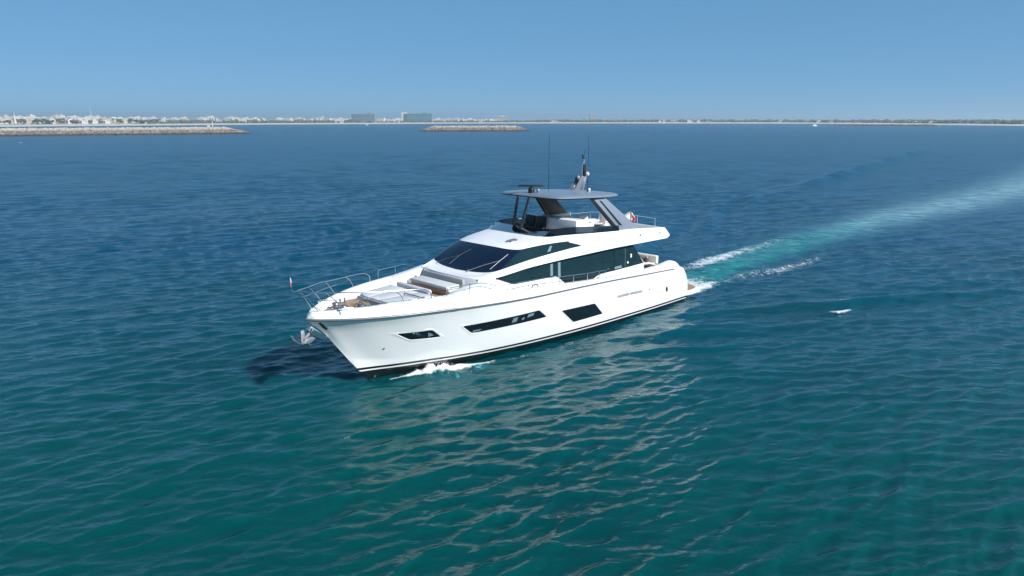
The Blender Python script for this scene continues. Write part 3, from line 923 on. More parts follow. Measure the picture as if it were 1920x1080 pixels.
# helm seats, wet bar, lounge
for y in (-1.15, -0.42):
    st = MB()
    st.box((10.80, y, 4.72), (0.56, 0.60, 0.14), 0.05)
    st.box((10.80, y, 4.45), (0.22, 0.22, 0.40), 0.03)
    so = st.build('helm_seat', M['black'], yacht)
    m_ = MB(); m_.box((10.52, y, 5.10), (0.14, 0.60, 0.78), 0.05, rot=Matrix.Rotation(R(-6), 3, 'Y')); m_.build('backrest', M['black'], so)
    for s2 in (.31, -.31):
        m_ = MB(); m_.box((10.82, y + s2, 4.92), (0.40, 0.07, 0.07), 0.02); m_.build('armrest', M['steel_dull'], so)
m_ = MB()
m_.prism([(10.3, -1.5, 4.25), (10.3, -1.5, 5.44), (10.1, -1.5, 5.46), (9.35, -1.5, 5.40), (9.2, -1.5, 4.25)], (0, 3.15, 0), 0.05)
wb = m_.build('wet_bar', M['white'], yacht)
m_ = MB(); m_.box((9.6, 1.66, 4.95), (1.3, 0.03, 0.55), 0.01); m_.build('cabinet_door', M['deck'], wb)
m_ = MB()
m_.box((8.2, 1.85, 4.62), (1.9, 0.5, 0.20), 0.06); m_.box((8.2, 2.06, 4.84), (1.9, 0.14, 0.36), 0.05)
m_.box((8.2, 1.85, 4.38), (1.9, 0.5, 0.28), 0.02)
m_.build('flybridge_sofa', M['cushion'], yacht)
m_ = MB()
m_.box((7.9, 0.55, 4.86), (1.5, 0.9, 0.05), 0.015); m_.cyl((7.9, 0.55, 4.26), (7.9, .55, 4.84), .07)
m_.build('dining_table', M['cream'], yacht)
m_ = MB()
m_.box((7.6, -1.75, 4.62), (2.6, 0.62, 0.2), 0.06); m_.box((7.6, -2.06, 4.92), (2.6, 0.16, 0.48), 0.06); m_.box((6.0, -1.55, 4.62), (0.6, 0.5, 0.2), 0.06)
m_.box((7.6, -1.75, 4.38), (2.6, 0.6, 0.28), 0.02); m_.box((6.0, -1.55, 4.38), (.58, .5, .28), .02)
m_.build('corner_sofa', M['cream'], yacht)

# hardtop
ho = [(12.1, 0), (12.08, 1.0), (12.0, 1.65), (11.7, 1.98), (10.7, 2.10), (9.4, 2.08), (8.2, 1.92), (7.1, 1.60), (6.4, 1.2), (6.15, .6), (6.12, 0)]
ho = catmull(ho, 4); ho = [(p[0], p[1]) for p in ho]
outl = ho + [(x, -y) for x, y in ho[-2:0:-1]]
def hz(x): return float(np.interp(x, [6.1, 8, 10, 12.1], [6.28, 6.38, 6.50, 6.60]))
cx0 = 9.2
m_ = MB()
rws = []
for (s_, dz) in ((0.90, -0.02), (0.985, 0.0), (1.0, 0.05), (0.985, 0.10), (0.93, 0.15), (0.75, 0.20), (0.5, 0.24), (0.25, .26), (0.02, 0.265)):
    rws.append([(cx0 + (x - cx0) * s_, y * s_, hz(cx0 + (x - cx0) * s_) + dz) for x, y in outl])
m_.grid(rws[2:], closed=True)
ht = m_.build('hardtop', M['grey'], yacht, smooth=40, recalc=True)
m_ = MB()
m_.grid(rws[:3], closed=True)
m_.add(rws[0], [tuple(range(len(outl)))[::-1]])
m_.build('hardtop_underside', M['dark'], ht, smooth=40)
for sg in (1, -1):
    arm = MB()
    P4 = [(9.42, 1.93, 6.47), (8.35, 1.86, 6.41), (5.85, 2.28, 4.62), (7.55, 2.24, 4.75)]
    arm.prism([(x, sg * y, z) for x, y, z in P4], (0, -sg * 0.10, 0), 0.015)
    ao = arm.build('hardtop_arm', M['grey'], yacht)
    def on_arm(a_, b_):
        """point on the outer face: a_ across (0 leading), b_ down"""
        p_ = [Vector((x, sg * (y + .035), z)) for x, y, z in P4]
        return p_[0].lerp(p_[1], a_).lerp(p_[3].lerp(p_[2], a_), b_)
    m_ = MB()
    m_.prism([on_arm(.30, .08), on_arm(.42, .08), on_arm(.30, .84), on_arm(.18, .84)], (0, -sg * 0.07, 0))
    m_.build('vent_slot', M['black'], ao)
    m_ = MB()
    m_.prism([(9.60, sg * 1.925, 6.47), (9.425, sg * 1.925, 6.47), (7.555, sg * 2.235, 4.75), (7.82, sg * 2.235, 4.75)], (0, -sg * 0.12, 0), 0.01)
    m_.build('arm_leading_edge', M['dark'], ao)
    m_ = MB()
    m_.prism([(x, sg * (y - .104), z) for x, y, z in P4], (0, -sg * 0.03, 0), 0.008)
    m_.build('arm_lining', M['dark'], ao)
for (xa, ya, xb, yb, zb) in ((12.22, .34, 12.72, .18, 4.93), (12.30, -.30, 12.36, -.62, 4.93)):
    m_ = MB()
    m_.tube([(xa, ya, 6.62), (xb, yb, zb)], [0.065, 0.075], 8)
    m_.build('hardtop_strut', M['dark'], yacht)
# radar
m_ = MB()
m_.cyl((11.6, -.1, 6.70), (11.6, -.1, 6.84), 0.16, 0.14); m_.sphere((11.6, -.1, 6.90), 0.16, (1, 1, .8)); m_.cyl((11.6, -.1, 6.97), (11.6, -.1, 7.06), 0.06)
rd_ = m_.build('radar', M['black'], yacht)
m_ = MB()
dirv = Matrix.Rotation(-(math.pi + PSI) + R(2), 3, 'Z')
m_.box((11.6, -.1, 7.09), (1.22, 0.12, 0.09), 0.03, rot=dirv)
m_.build('scanner_bar', M['black'], rd_)
m_ = MB(); m_.sphere((11.35, .12, 6.86), 0.09); m_.cyl((11.35, .12, 6.72), (11.35, .12, 6.84), .06); m_.build('gps_dome', M['grey'], yacht)
# mast
m_ = MB()
for sg in (1, -1):
    m_.prism([(8.78, sg * .16, 6.62), (8.62, sg * .16, 6.62), (7.95, sg * .11, 7.35), (8.05, sg * .11, 7.38)], (0, sg * 0.035, 0), .006)
    m_.prism([(8.10, sg * .16, 6.58), (7.98, sg * .16, 6.58), (7.66, sg * .11, 7.30), (7.78, sg * .11, 7.34)], (0, sg * 0.035, 0), .006)
m_.prism([(8.60, -.12, 6.62), (8.12, -.12, 6.60), (7.78, -.12, 7.30), (7.98, -.12, 7.34)], (0, 0.24, 0), .006)
ms = m_.build('mast', M['steel_dull'], yacht)
m_ = MB(); m_.box((7.76, 0, 7.62), (0.14, 0.16, 0.66), 0.02); m_.build('mast_panel', M['black'], ms)
m_ = MB(); m_.tube([(7.90, 0, 7.28), (7.86, 0, 7.95)], .022, 6); m_.tube([(7.78, 0, 7.9), (7.76, 0, 8.18)], [.05, .035], 8); m_.cyl((7.76, 0, 8.08), (7.76, 0, 8.16), .07)
m_.tube([(7.6, .12, 7.35), (7.58, .12, 8.0)], .012, 6)
m_.build('mast_pole', M['steel'], ms)
m_ = MB(); m_.cyl((7.84, 0, 8.20), (7.84, 0, 8.28), .055); m_.sphere((7.88, 0, 8.36), .055); m_.tube([(7.76, 0, 8.18), (7.74, 0, 8.58)], .01, 6); m_.sphere((7.74, 0, 8.58), .025)
m_.build('wind_sensor', M['black'], ms)
m_ = MB(); m_.sphere((7.66, 0.16, 7.44), 0.10, (1, 1, 1.15)); m_.build('mast_dome', M['flag_white'], ms)
m_ = MB(); m_.sphere((8.30, 0.0, 7.20), 0.13, (.8, .8, 1.1)); m_.tube([(8.27, 0, 7.1), (8.2, 0, 6.95)], .03, 6); m_.build('searchlight', M['black'], ms)
m_ = MB(); m_.sphere((8.2, .72, 6.72), 0.075); m_.cyl((8.2, .72, 6.60), (8.2, .72, 6.68), .05); m_.build('satellite_dome', M['flag_white'], yacht)
for (x, y, dy) in ((9.4, -0.95, 0), (8.45, .82, -0.03)):
    m_ = MB(); m_.tube([(x, y, 6.64), (x, y, 7.2), (x - .02, y + dy, 9.50)], [0.018, .013, 0.006], 6); m_.cyl((x, y, 6.60), (x, y, 6.72), .035)
    m_.build('whip_antenna', M['dark'], yacht)
# horn on the roof
m_ = MB()
z0 = 5.02
m_.tube([(14.35, 0.98, 4.88), (14.10, 0.98, 4.93), (13.85, 0.98, 4.94)], [.05, .025, .02], 8)
m_.tube([(14.25, 1.10, 4.88), (14.05, 1.10, 4.92), (13.85, 1.10, 4.93)], [.045, .025, .02], 8)
m_.box((13.9, 1.04, 4.90), (.14, .26, .08), .02)
m_.build('horn', M['rail'], yacht)
# aft flybridge rail, ensign
m_ = MB()
for (x, y) in ((6.3, -2.28), (5.2, -2.30), (4.2, -2.28), (3.85, -1.9), (3.62, -0.6), (3.62, 0.6), (3.85, 1.9)):
    z0 = 4.52 if x < 6 else 4.66
    m_.tube([(x, y, z0 - .05), (x, y, z0 + .42)], .016, 6)
m_.tube([(6.3, -2.28, 5.06), (5.2, -2.30, 4.96), (4.2, -2.28, 4.94), (3.85, -1.9, 4.94), (3.62, -.6, 4.94), (3.62, .6, 4.94), (3.85, 1.9, 4.94)], .016, 6)
m_.build('aft_rail', M['steel'], yacht)
m_ = MB()
m_.tube([(4.75, 0.95, 4.25), (4.85, .95, 5.36)], .022, 8); m_.sphere((4.85, .95, 5.37), .03)
fs = m_.build('ensign_staff', M['brown'], yacht)
m_ = MB()
PA = [(4.85, .95, 5.34), (4.84, .95, 5.18), (4.83, .95, 5.02), (4.82, .95, 4.88)]
PB = [(4.78, 1.00, 5.26), (4.62, 1.12, 4.96), (4.58, 1.16, 4.80), (4.63, 1.10, 4.70)]
rows = cloth(PA, PB, 8, 0.03, 2)
m_.grid(rows[:2], 0); m_.grid([r_[:4] for r_ in rows[1:]], 0); m_.grid([r_[3:] for r_ in rows[1:]], 1)
m_.grid([[r_[i] for i in (2, 3)] for r_ in rows[1:3]], 1)
rows2 = cloth(PA, [(4.90, .90, 5.28), (5.15, .76, 5.02), (5.24, .70, 4.86), (5.20, .72, 4.80)], 8, 0.025, 4)
m_.grid(rows2, 0)
m_.build('ensign', [M['flag_white'], M['flag_red']], fs)

# aft cockpit sofa
m_ = MB()
m_.box((2.25, -0.4, 1.95), (0.7, 2.6, 0.2), 0.06)
m_.box((1.88, -0.4, 2.16), (0.20, 2.7, 0.62), 0.08, seg=3)
cs = m_.build('cockpit_sofa', M['cream'], yacht, smooth=50)
m_ = MB(); m_.box((2.02, -0.6, 2.18), (0.12, 1.9, 0.46), 0.05); m_.build('back_cushion', M['cushion_shaded'], cs)
m_ = MB(); m_.box((2.18, .32, 2.14), (0.14, 0.30, 0.30), 0.06, rot=Matrix.Rotation(R(-18), 3, 'Y')); m_.build('dark_pillow', M['brown'], cs)
m_ = MB(); m_.grid([[(5.3, y, 1.65), (1.8, y, 1.65)] for y in (2.3, -2.3)], flip=True); m_.build('cockpit_floor', M['teak'], yacht, smooth=0)
m_ = MB(); m_.box((3.9, 1.75, 2.18), (.55, .5, .34), .08, seg=3); m_.build('cockpit_locker', M['brown'], yacht)

# loose armchairs on the upper deck
def make_chair():
    r_ = empty('deck_chair', (0, 0, 0))
    m_ = MB(); m_.box((0, 0, 0.34), (0.56, 0.56, 0.16), 0.05); m_.build('seat', M['cream'], r_)
    m_ = MB(); m_.box((-0.27, 0, 0.66), (0.12, 0.60, 0.56), 0.05, rot=Matrix.Rotation(R(-10), 3, 'Y')); m_.build('backrest', M['flag_white'], r_)
    for sg in (1, -1):
        m_ = MB(); m_.box((0.0, sg * .29, 0.54), (0.52, 0.07, 0.06), 0.02); m_.box((.22, sg * .29, .40), (.05, .06, .26), .01); m_.build('armrest', M['flag_white'], r_)
        for dx in (.22, -.22):
            m_ = MB(); m_.tube([(dx, sg * .24, 0), (dx, sg * .24, .28)], .02, 6); m_.build('leg', M['steel_dull'], r_)
    return r_
def local_to_world(x, y, z):
    q = np.array([BX, BY]) + x * FD + y * PT
    return (q[0], q[1], z)
ch0 = make_chair()
spots = [(7.75, -0.62, 95, 'white armchair nearest the wet bar, under the grey yacht hardtop'),
         (7.05, -0.35, 70, 'middle white armchair of three under the grey yacht hardtop'),
         (6.0, -0.05, 10, 'aftmost white armchair of three, beside the port hardtop arm of the yacht')]
for i, (x, y, a, lab) in enumerate(spots):
    if i == 0: o = ch0
    else:
        o = ch0.copy(); COL.objects.link(o)
        for c in ch0.children:
            d = c.copy(); COL.objects.link(d); d.parent = o
    o.location = local_to_world(x, y, 4.27)
    o.rotation_euler = (0, 0, math.pi + PSI + R(a))
    tag(o, lab, 'chair', 'armchairs on the upper deck')

# ================================================================== THE SEA
def boat_frame(x, y):
    dx = x - BX; dy = y - BY
    return dx * FD[0] + dy * FD[1], dx * PT[0] + dy * PT[1]
def sstep(a, b, x):
    t = np.clip((x - a) / float(b - a), 0, 1); return t * t * (3 - 2 * t)

rr = [0.5, 3.0, 6.0, 9.0]
r0 = 11.0
while r0 < 600: rr.append(r0); r0 *= 1.0042
while r0 < 9500: rr.append(r0); r0 *= 1.014
rr = np.array(rr)
fine = np.linspace(R(-46), R(46), 880)
coarse = np.linspace(R(46), R(314), 66)[1:-1]
ang = np.concatenate([fine, coarse])
RR, AA = np.meshgrid(rr, ang, indexing='ij')
GX = RR * np.sin(AA); GY = RR * np.cos(AA)
dr = np.gradient(rr)[:, None] * np.ones_like(AA)
da = np.where(np.abs(AA) <= R(46.01), 92 / 880 * math.pi / 180, 4.1 * math.pi / 180)
SP = np.maximum(dr * 0.8, RR * da)
main = R(118)
NW = 110
lam = np.exp(rng.uniform(np.log(0.28), np.log(4.6), NW))
thw = main + rng.normal(0, 1, NW) * np.where(lam > 1.5, 0.22, 0.38)
ph = rng.uniform(0, 2 * math.pi, NW)
k = 2 * math.pi / lam
slope = 0.285 * np.sqrt(2.0 / NW) * np.interp(lam, [0.28, 0.45, 0.95, 1.6, 4.6], [1.0, 1.25, 1.15, 0.58, 0.15])
amp = slope / k
bx_, by_ = boat_frame(GX, GY)
# wake geometry in the boat frame
wc_y = np.interp(bx_, [-120, -90, -65, -50, -35, -23, -12, -3, 2], [4.5, 3.9, 2.3, 0.6, -0.3, -0.7, -0.4, 0.2, 0.2])
wc_w = np.interp(bx_, [-200, -120, -65, -35, -15, -3, 1], [9.5, 6.6, 4.6, 2.9, 1.9, 1.5, 1.3])
wd = (by_ - wc_y) / wc_w
wake = np.exp(-wd ** 2 * 1.2) * (bx_ < 1.0) * sstep(-420, -40, bx_) 
calm = np.clip(wake * 1.0, 0, 1) * sstep(2, -14, bx_)
DZ = np.zeros_like(GX); DX = np.zeros_like(GX); DY = np.zeros_like(GX)
kept = np.zeros_like(GX); tot = 0
group = 0.85 + 0.28 * np.sin(GX * 0.11 + 1.3 * np.sin(GY * 0.05)) * np.sin(GY * 0.07 + 0.6 + np.sin(GX * .04))
for i in range(NW):
    g = np.clip((lam[i] / SP - 2.2) / 2.5, 0, 1)
    kx = math.cos(thw[i]) * k[i]; ky = math.sin(thw[i]) * k[i]
    p = GX * kx + GY * ky + ph[i]
    a = amp[i] * g * group * (1 - 0.12 * calm)
    DZ += a * np.sin(p)
    c_ = a * np.cos(p) * 0.8
    DX += c_ * math.cos(thw[i]); DY += c_ * math.sin(thw[i])
    kept += slope ** 2 if np.isscalar(slope) else g * slope[i] ** 2
    tot += slope[i] ** 2
far = 1 - np.clip(kept / tot, 0, 1)
# divergent bow waves (short crests in echelon)
def arm_wave(x0, y0, x1, y1, width, A, lam_, tilt, fade):
    vx, vy = x1 - x0, y1 - y0; L = math.hypot(vx, vy); vx /= L; vy /= L
    s = (bx_ - x0) * vx + (by_ - y0) * vy
    d = -(bx_ - x0) * vy + (by_ - y0) * vx
    cx, cy = math.cos(tilt), math.sin(tilt)
    env = np.exp(-(d / width) ** 2) * sstep(-4, 4, s) * (1 - sstep(L * fade, L, s))
    phs = 2 * math.pi * (d * cx + s * cy) / lam_
    return A * env * (np.cos(phs) + .25 * np.cos(2 * phs)), env, d, s
w1, e1, d1, s1 = arm_wave(9.0, 3.9, -24, 18.6, 1.9, 0.17, 3.0, 0.16, .6)
w2, e2, d2, s2 = arm_wave(13.0, 4.6, -8, 13.2, 1.3, 0.09, 2.2, 0.2, .6)
w3, e3, d3, s3 = arm_wave(6.0, -5.0, -60, -19.6, 2.0, 0.20, 4.0, -0.22, .9)
_, e4, d4, s4 = arm_wave(-38.0, -15.5, -250, -44.8, 1.7, 0.0, 5.0, 0, .75)
mod4 = 0.78 + 0.16 * np.sin(s4 / 8.5 + 1.6 * np.sin(s4 / 19.0)) + 0.10 * np.sin(s4 / 2.9)
w4 = e4 * mod4 * 1.05 * sstep(2, 60, s4) + 0.10 * np.exp(-((d4 + 5.5) / 2.0) ** 2) * mod4 * sstep(-4, 30, s4) * (1 - sstep(120, 210, s4))
DZ += w1 + w2 + w3 + w4
# bow wave swelling along the hull and stern turbulence
hy = np.where((bx_ > 0.5) & (bx_ < 21.4), Y_C(np.clip(21.6 - bx_, 0, 23)), 0)
dh = np.abs(by_) - hy
along = (bx_ > 0) & (bx_ < 21.3)
DZ += np.where(along, np.exp(-(np.maximum(dh, 0) / 0.8) ** 2) * (0.10 * np.exp(-((bx_ - 19.0) / 2.0) ** 2) - 0.05), 0)
turb = np.zeros_like(GX)
for i in range(24):
    l_ = rng.uniform(0.5, 2.2); t_ = rng.uniform(0, 2 * math.pi)
    turb += np.sin((bx_ * math.cos(t_) + by_ * math.sin(t_)) * 2 * math.pi / l_ + rng.uniform(0, 6.28)) * l_
lump = np.zeros_like(GX)
for i in range(30):
    l_ = rng.uniform(0.18, 0.7); t_ = rng.uniform(0, 2 * math.pi)
    lump += np.sin((bx_ * math.cos(t_) + by_ * math.sin(t_)) * 2 * math.pi / l_ + rng.uniform(0, 6.28)) * l_
bowsp = np.where((by_ > 0) & (bx_ > 15) & (bx_ < 21.2), np.exp(-(np.maximum(dh - .25, 0) / 0.42) ** 2) * np.exp(-((bx_ - 18.75) / 0.65) ** 2), 0)
DZ += bowsp * (0.20 + 0.05 * lump)
nearwake = np.exp(-(by_ / 2.6) ** 2) * sstep(-22, -2, bx_) * (bx_ < 1.2)
DZ += 0.010 * turb * nearwake

# foam envelope (0..1), broken up by noise in the material
foam = np.zeros_like(GX)
foam += 0.44 * np.exp(-((by_ - 1.7 + 0.03 * bx_) / 0.75) ** 2) * sstep(-15, 0, bx_) * (bx_ < 0.9)
foam += 0.38 * np.exp(-((by_ + 1.9) / 0.75) ** 2) * sstep(-18, 0, bx_) * (bx_ < 0.9)
foam += 0.48 * np.exp(-(by_ / 1.8) ** 2) * sstep(-6, -0.5, bx_) * (bx_ < 0.5)
foam += 0.47 * np.exp(-((by_ - 2.6 + .05 * bx_) / 1.1) ** 2) * sstep(-30, -12, bx_) * (1 - sstep(-10, -4, bx_))
foam += 0.38 * np.exp(-((by_ + 2.4) / 1.0) ** 2) * sstep(-36, -12, bx_) * (1 - sstep(-10, -4, bx_))
foam += np.where(along & (by_ > 0), np.exp(-((dh - 0.22) / 0.40) ** 2) * (0.86 * np.exp(-((bx_ - 18.9) / 0.95) ** 2) + .45 * np.exp(-((bx_ - 17.0) / 1.2) ** 2)) + np.exp(-((dh - 0.55) / 0.40) ** 2) * (0.36 * np.exp(-((bx_ - 14.0) / 2.8) ** 2) + 0.33 * np.exp(-((bx_ - 8.0) / 5.0) ** 2)), 0)
foam += np.where(along & (by_ < 0), np.exp(-((dh - 0.2) / 0.4) ** 2) * (0.8 * np.exp(-((bx_ - 18.5) / 2.0) ** 2) + 0.3), 0)
cr1 = np.maximum(np.cos(2 * math.pi * (d1 * math.cos(.16) + s1 * math.sin(.16)) / 3.0), 0) ** 6
ca_u = (bx_ + 2.6) * -0.91 + (by_ - 9.8) * 0.41; ca_v = (bx_ + 2.6) * 0.41 + (by_ - 9.8) * 0.91
cap = np.exp(-(ca_u / 0.80) ** 2 - (ca_v / 0.40) ** 2)
DZ += 0.13 * np.exp(-(ca_u / 1.6) ** 2 - (ca_v / 0.34) ** 2)
foam += 0.84 * cap + 0.36 * np.exp(-((ca_u - 2.2) / 1.1) ** 2 - (ca_v / 0.22) ** 2)
foam += e1 * cr1 * 0.55 * np.exp(-((bx_ + 4.6) / 1.6) ** 2) + e1 * cr1 * 0.45 * np.exp(-((bx_ - 3.0) / 2.2) ** 2)
foam += 0.30 * np.exp(-wd ** 2 * .9) * (bx_ < 0) * sstep(-75, -15, bx_)
foam += np.where((by_ > 0) & along, 0.58 * np.exp(-((dh - 0.10) / 0.20) ** 2) * sstep(15.5, 18, bx_) * (1 - sstep(20.4, 21, bx_)), 0)
foam = np.clip(foam, 0, 1.2)
wakecol = np.clip(wake * sstep(2, -5, bx_), 0, 1)

V = np.stack([GX + DX * (RR < 700), GY + DY * (RR < 700), DZ], -1).reshape(-1, 3)
nr, na = GX.shape
idx = np.arange(nr * na).reshape(nr, na)
a0 = idx[:-1, :]; a1 = idx[1:, :]
f = np.stack([a0, np.roll(a0, -1, 1), np.roll(a1, -1, 1), a1], -1).reshape(-1, 4)[:, ::-1]
me = bpy.data.meshes.new('sea_water')
me.vertices.add(len(V)); me.vertices.foreach_set('co', V.astype(np.float32).ravel())
me.loops.add(f.size); me.loops.foreach_set('vertex_index', f.astype(np.int32).ravel())
me.polygons.add(len(f))
me.polygons.foreach_set('loop_start', np.arange(0, f.size, 4, dtype=np.int32))
me.polygons.foreach_set('loop_total', np.full(len(f), 4, dtype=np.int32))
me.update(calc_edges=True)
me.shade_smooth()
wakeage = sstep(-14, -55, bx_)
for nm, arr in (('foam', foam), ('wake', wakecol), ('far', far), ('calm', calm), ('wake_age', wakeage)):
    at = me.attributes.new(nm, 'FLOAT', 'POINT')
    at.data.foreach_set('value', arr.astype(np.float32).ravel())
sea = link(bpy.data.objects.new('sea_water', me))
tag(sea, kind='structure')

def sea_mat():
    m = bpy.data.materials.new('sea_water')
    m.use_nodes = True
    nt = m.node_tree; N = nt.nodes; L = nt.links
    p = N['Principled BSDF']
    tc = N.new('ShaderNodeTexCoord')
    def attr(n):
        a = N.new('ShaderNodeAttribute'); a.attribute_name = n; return a.outputs['Fac']
    def math_(op, a, b=None, c=None, clamp=False):
        x = N.new('ShaderNodeMath'); x.operation = op; x.use_clamp = clamp
        for i, q in enumerate((a, b, c)):
            if q is None: continue
            if isinstance(q, (int, float)): x.inputs[i].default_value = q
            else: L.new(q, x.inputs[i])
        return x.outputs[0]
    def noise(scale, detail=3, stretch=None, rot=0, rough=.55):
        mp = N.new('ShaderNodeMapping'); mp.inputs['Rotation'].default_value = (0, 0, rot)
        mp.inputs['Scale'].default_value = stretch or (1, 1, 1)
        L.new(tc.outputs['Object'], mp.inputs[0])
        n = N.new('ShaderNodeTexNoise'); n.inputs['Scale'].default_value = scale; n.inputs['Detail'].default_value = detail
        n.inputs['Roughness'].default_value = rough
        L.new(mp.outputs[0], n.inputs['Vector'])
        return n.outputs['Fac']
    def mixc(fac, a, b):
        x = N.new('ShaderNodeMix'); x.data_type = 'RGBA'
        for i, q in ((0, fac), (6, a), (7, b)):
            if isinstance(q, tuple): x.inputs[i].default_value = (*q, 1)
            elif isinstance(q, (int, float)): x.inputs[i].default_value = q
            else: L.new(q, x.inputs[i])
        return x.outputs[2]
    def mrange(v, a, b, c=0.0, d=1.0):
        x = N.new('ShaderNodeMapRange'); x.interpolation_type = 'SMOOTHSTEP'
        L.new(v, x.inputs[0])
        for i, q in enumerate((a, b, c, d)): x.inputs[i + 1].default_value = q
        return x.outputs[0]
    foam = attr('foam'); wake = attr('wake'); far = attr('far'); calm = attr('calm')
    big = noise(0.035, 3)
    sx = N.new('ShaderNodeSeparateXYZ'); L.new(tc.outputs['Object'], sx.inputs[0])
    # shallow green bed near, deeper blue water farther out
    depth = mrange(math_('ADD', sx.outputs['Y'], math_('MULTIPLY', big, 30.0)), 22.0, 75.0)
    base = mixc(depth, (0.0002, 0.058, 0.053), (0.0002, 0.047, 0.100))
    base = mixc(math_('MULTIPLY', mrange(noise(0.09, 4), 0.45, 0.68), 0.5), base, (0.0002, 0.034, 0.042))
    wn_ = noise(0.9, 4)
    wrot = -(math.pi + PSI)
    streak = noise(1.1, 5, (0.22, 1, 1), wrot, .65)
    lace = noise(3.2, 5, (0.5, 1, 1), wrot, .7)
    wcol = mixc(attr('wake_age'), (0.010, 0.255, 0.245), (0.22, 0.40, 0.44))  # old wake paled: aerated water plus low-sky reflection put into the colour
    wcol = mixc(mrange(lace, 0.50, 0.78, 0.0, 0.55), wcol, (0.42, 0.56, 0.57))
    base = mixc(math_('MULTIPLY', wake, math_('MULTIPLY', mrange(streak, 0.28, 0.62, 0.40, 1.0), mrange(noise(1.5, 4, (0.3, 1, 1), -(R(118) - math.pi / 2)), 0.36, 0.58, 0.45, 1.0))), base, wcol)
    fn = noise(5.5, 6, (1, 1, 1), 0, .7)
    fn2 = noise(1.6, 4)
    fm = math_('ADD', math_('MULTIPLY', fn, 0.75), math_('MULTIPLY', fn2, 0.5))
    ff = mrange(math_('SUBTRACT', math_('ADD', foam, fm), 1.0), 0.0, 0.36)
    ff = math_('MULTIPLY', ff, mrange(foam, 0.03, 0.25))
    base = mixc(ff, base, (0.78, 0.82, 0.83))
    L.new(base, p.inputs['Base Color'])
    rough = math_('ADD', math_('MULTIPLY', ff, 0.6), math_('MULTIPLY_ADD', far, 0.20, 0.035))
    L.new(rough, p.inputs['Roughness'])
    p.inputs['IOR'].default_value = 1.38
    L.new(math_('MULTIPLY_ADD', far, -0.58, 0.90), p.inputs['Specular IOR Level'])
    p.inputs['Specular Tint'].default_value = (0.20, 0.92, 1.0, 1)
    p.inputs['Subsurface Weight'].default_value = 1.0
    p.inputs['Subsurface Radius'].default_value = (0.5, 1.0, 1.1)
    p.inputs['Subsurface Scale'].default_value = 1.9
    # ripples
    rot = -(R(118) - math.pi / 2)
    h1 = noise(5.0, 3, (0.45, 1, 1), rot)
    h2 = noise(2.8, 3, (0.40, 1, 1), rot)
    h3 = noise(0.9, 4, (0.5, 1, 1), rot)
    amp1 = math_('MULTIPLY_ADD', calm, -0.010, 0.034)
    hh = math_('MULTIPLY', h1, amp1)
    hh = math_('ADD', hh, math_('MULTIPLY', math_('MULTIPLY', h2, math_('MULTIPLY_ADD', far, 0.17, 0.020)), math_('MULTIPLY_ADD', calm, -0.12, 1.0)))
    hh = math_('ADD', hh, math_('MULTIPLY', math_('MULTIPLY', h3, math_('MULTIPLY', far, 0.10)), math_('MULTIPLY_ADD', calm, -0.12, 1.0)))
    h4 = noise(0.34, 3, (0.8, 1, 1), rot)
    hh = math_('ADD', hh, math_('MULTIPLY', h4, math_('MULTIPLY', far, 0.32)))
    b = N.new('ShaderNodeBump'); b.inputs['Strength'].default_value = 1.0; b.inputs['Distance'].default_value = 1.0
    L.new(hh, b.inputs['Height'])
    L.new(b.outputs['Normal'], p.inputs['Normal'])
    return m
me.materials.append(sea_mat())

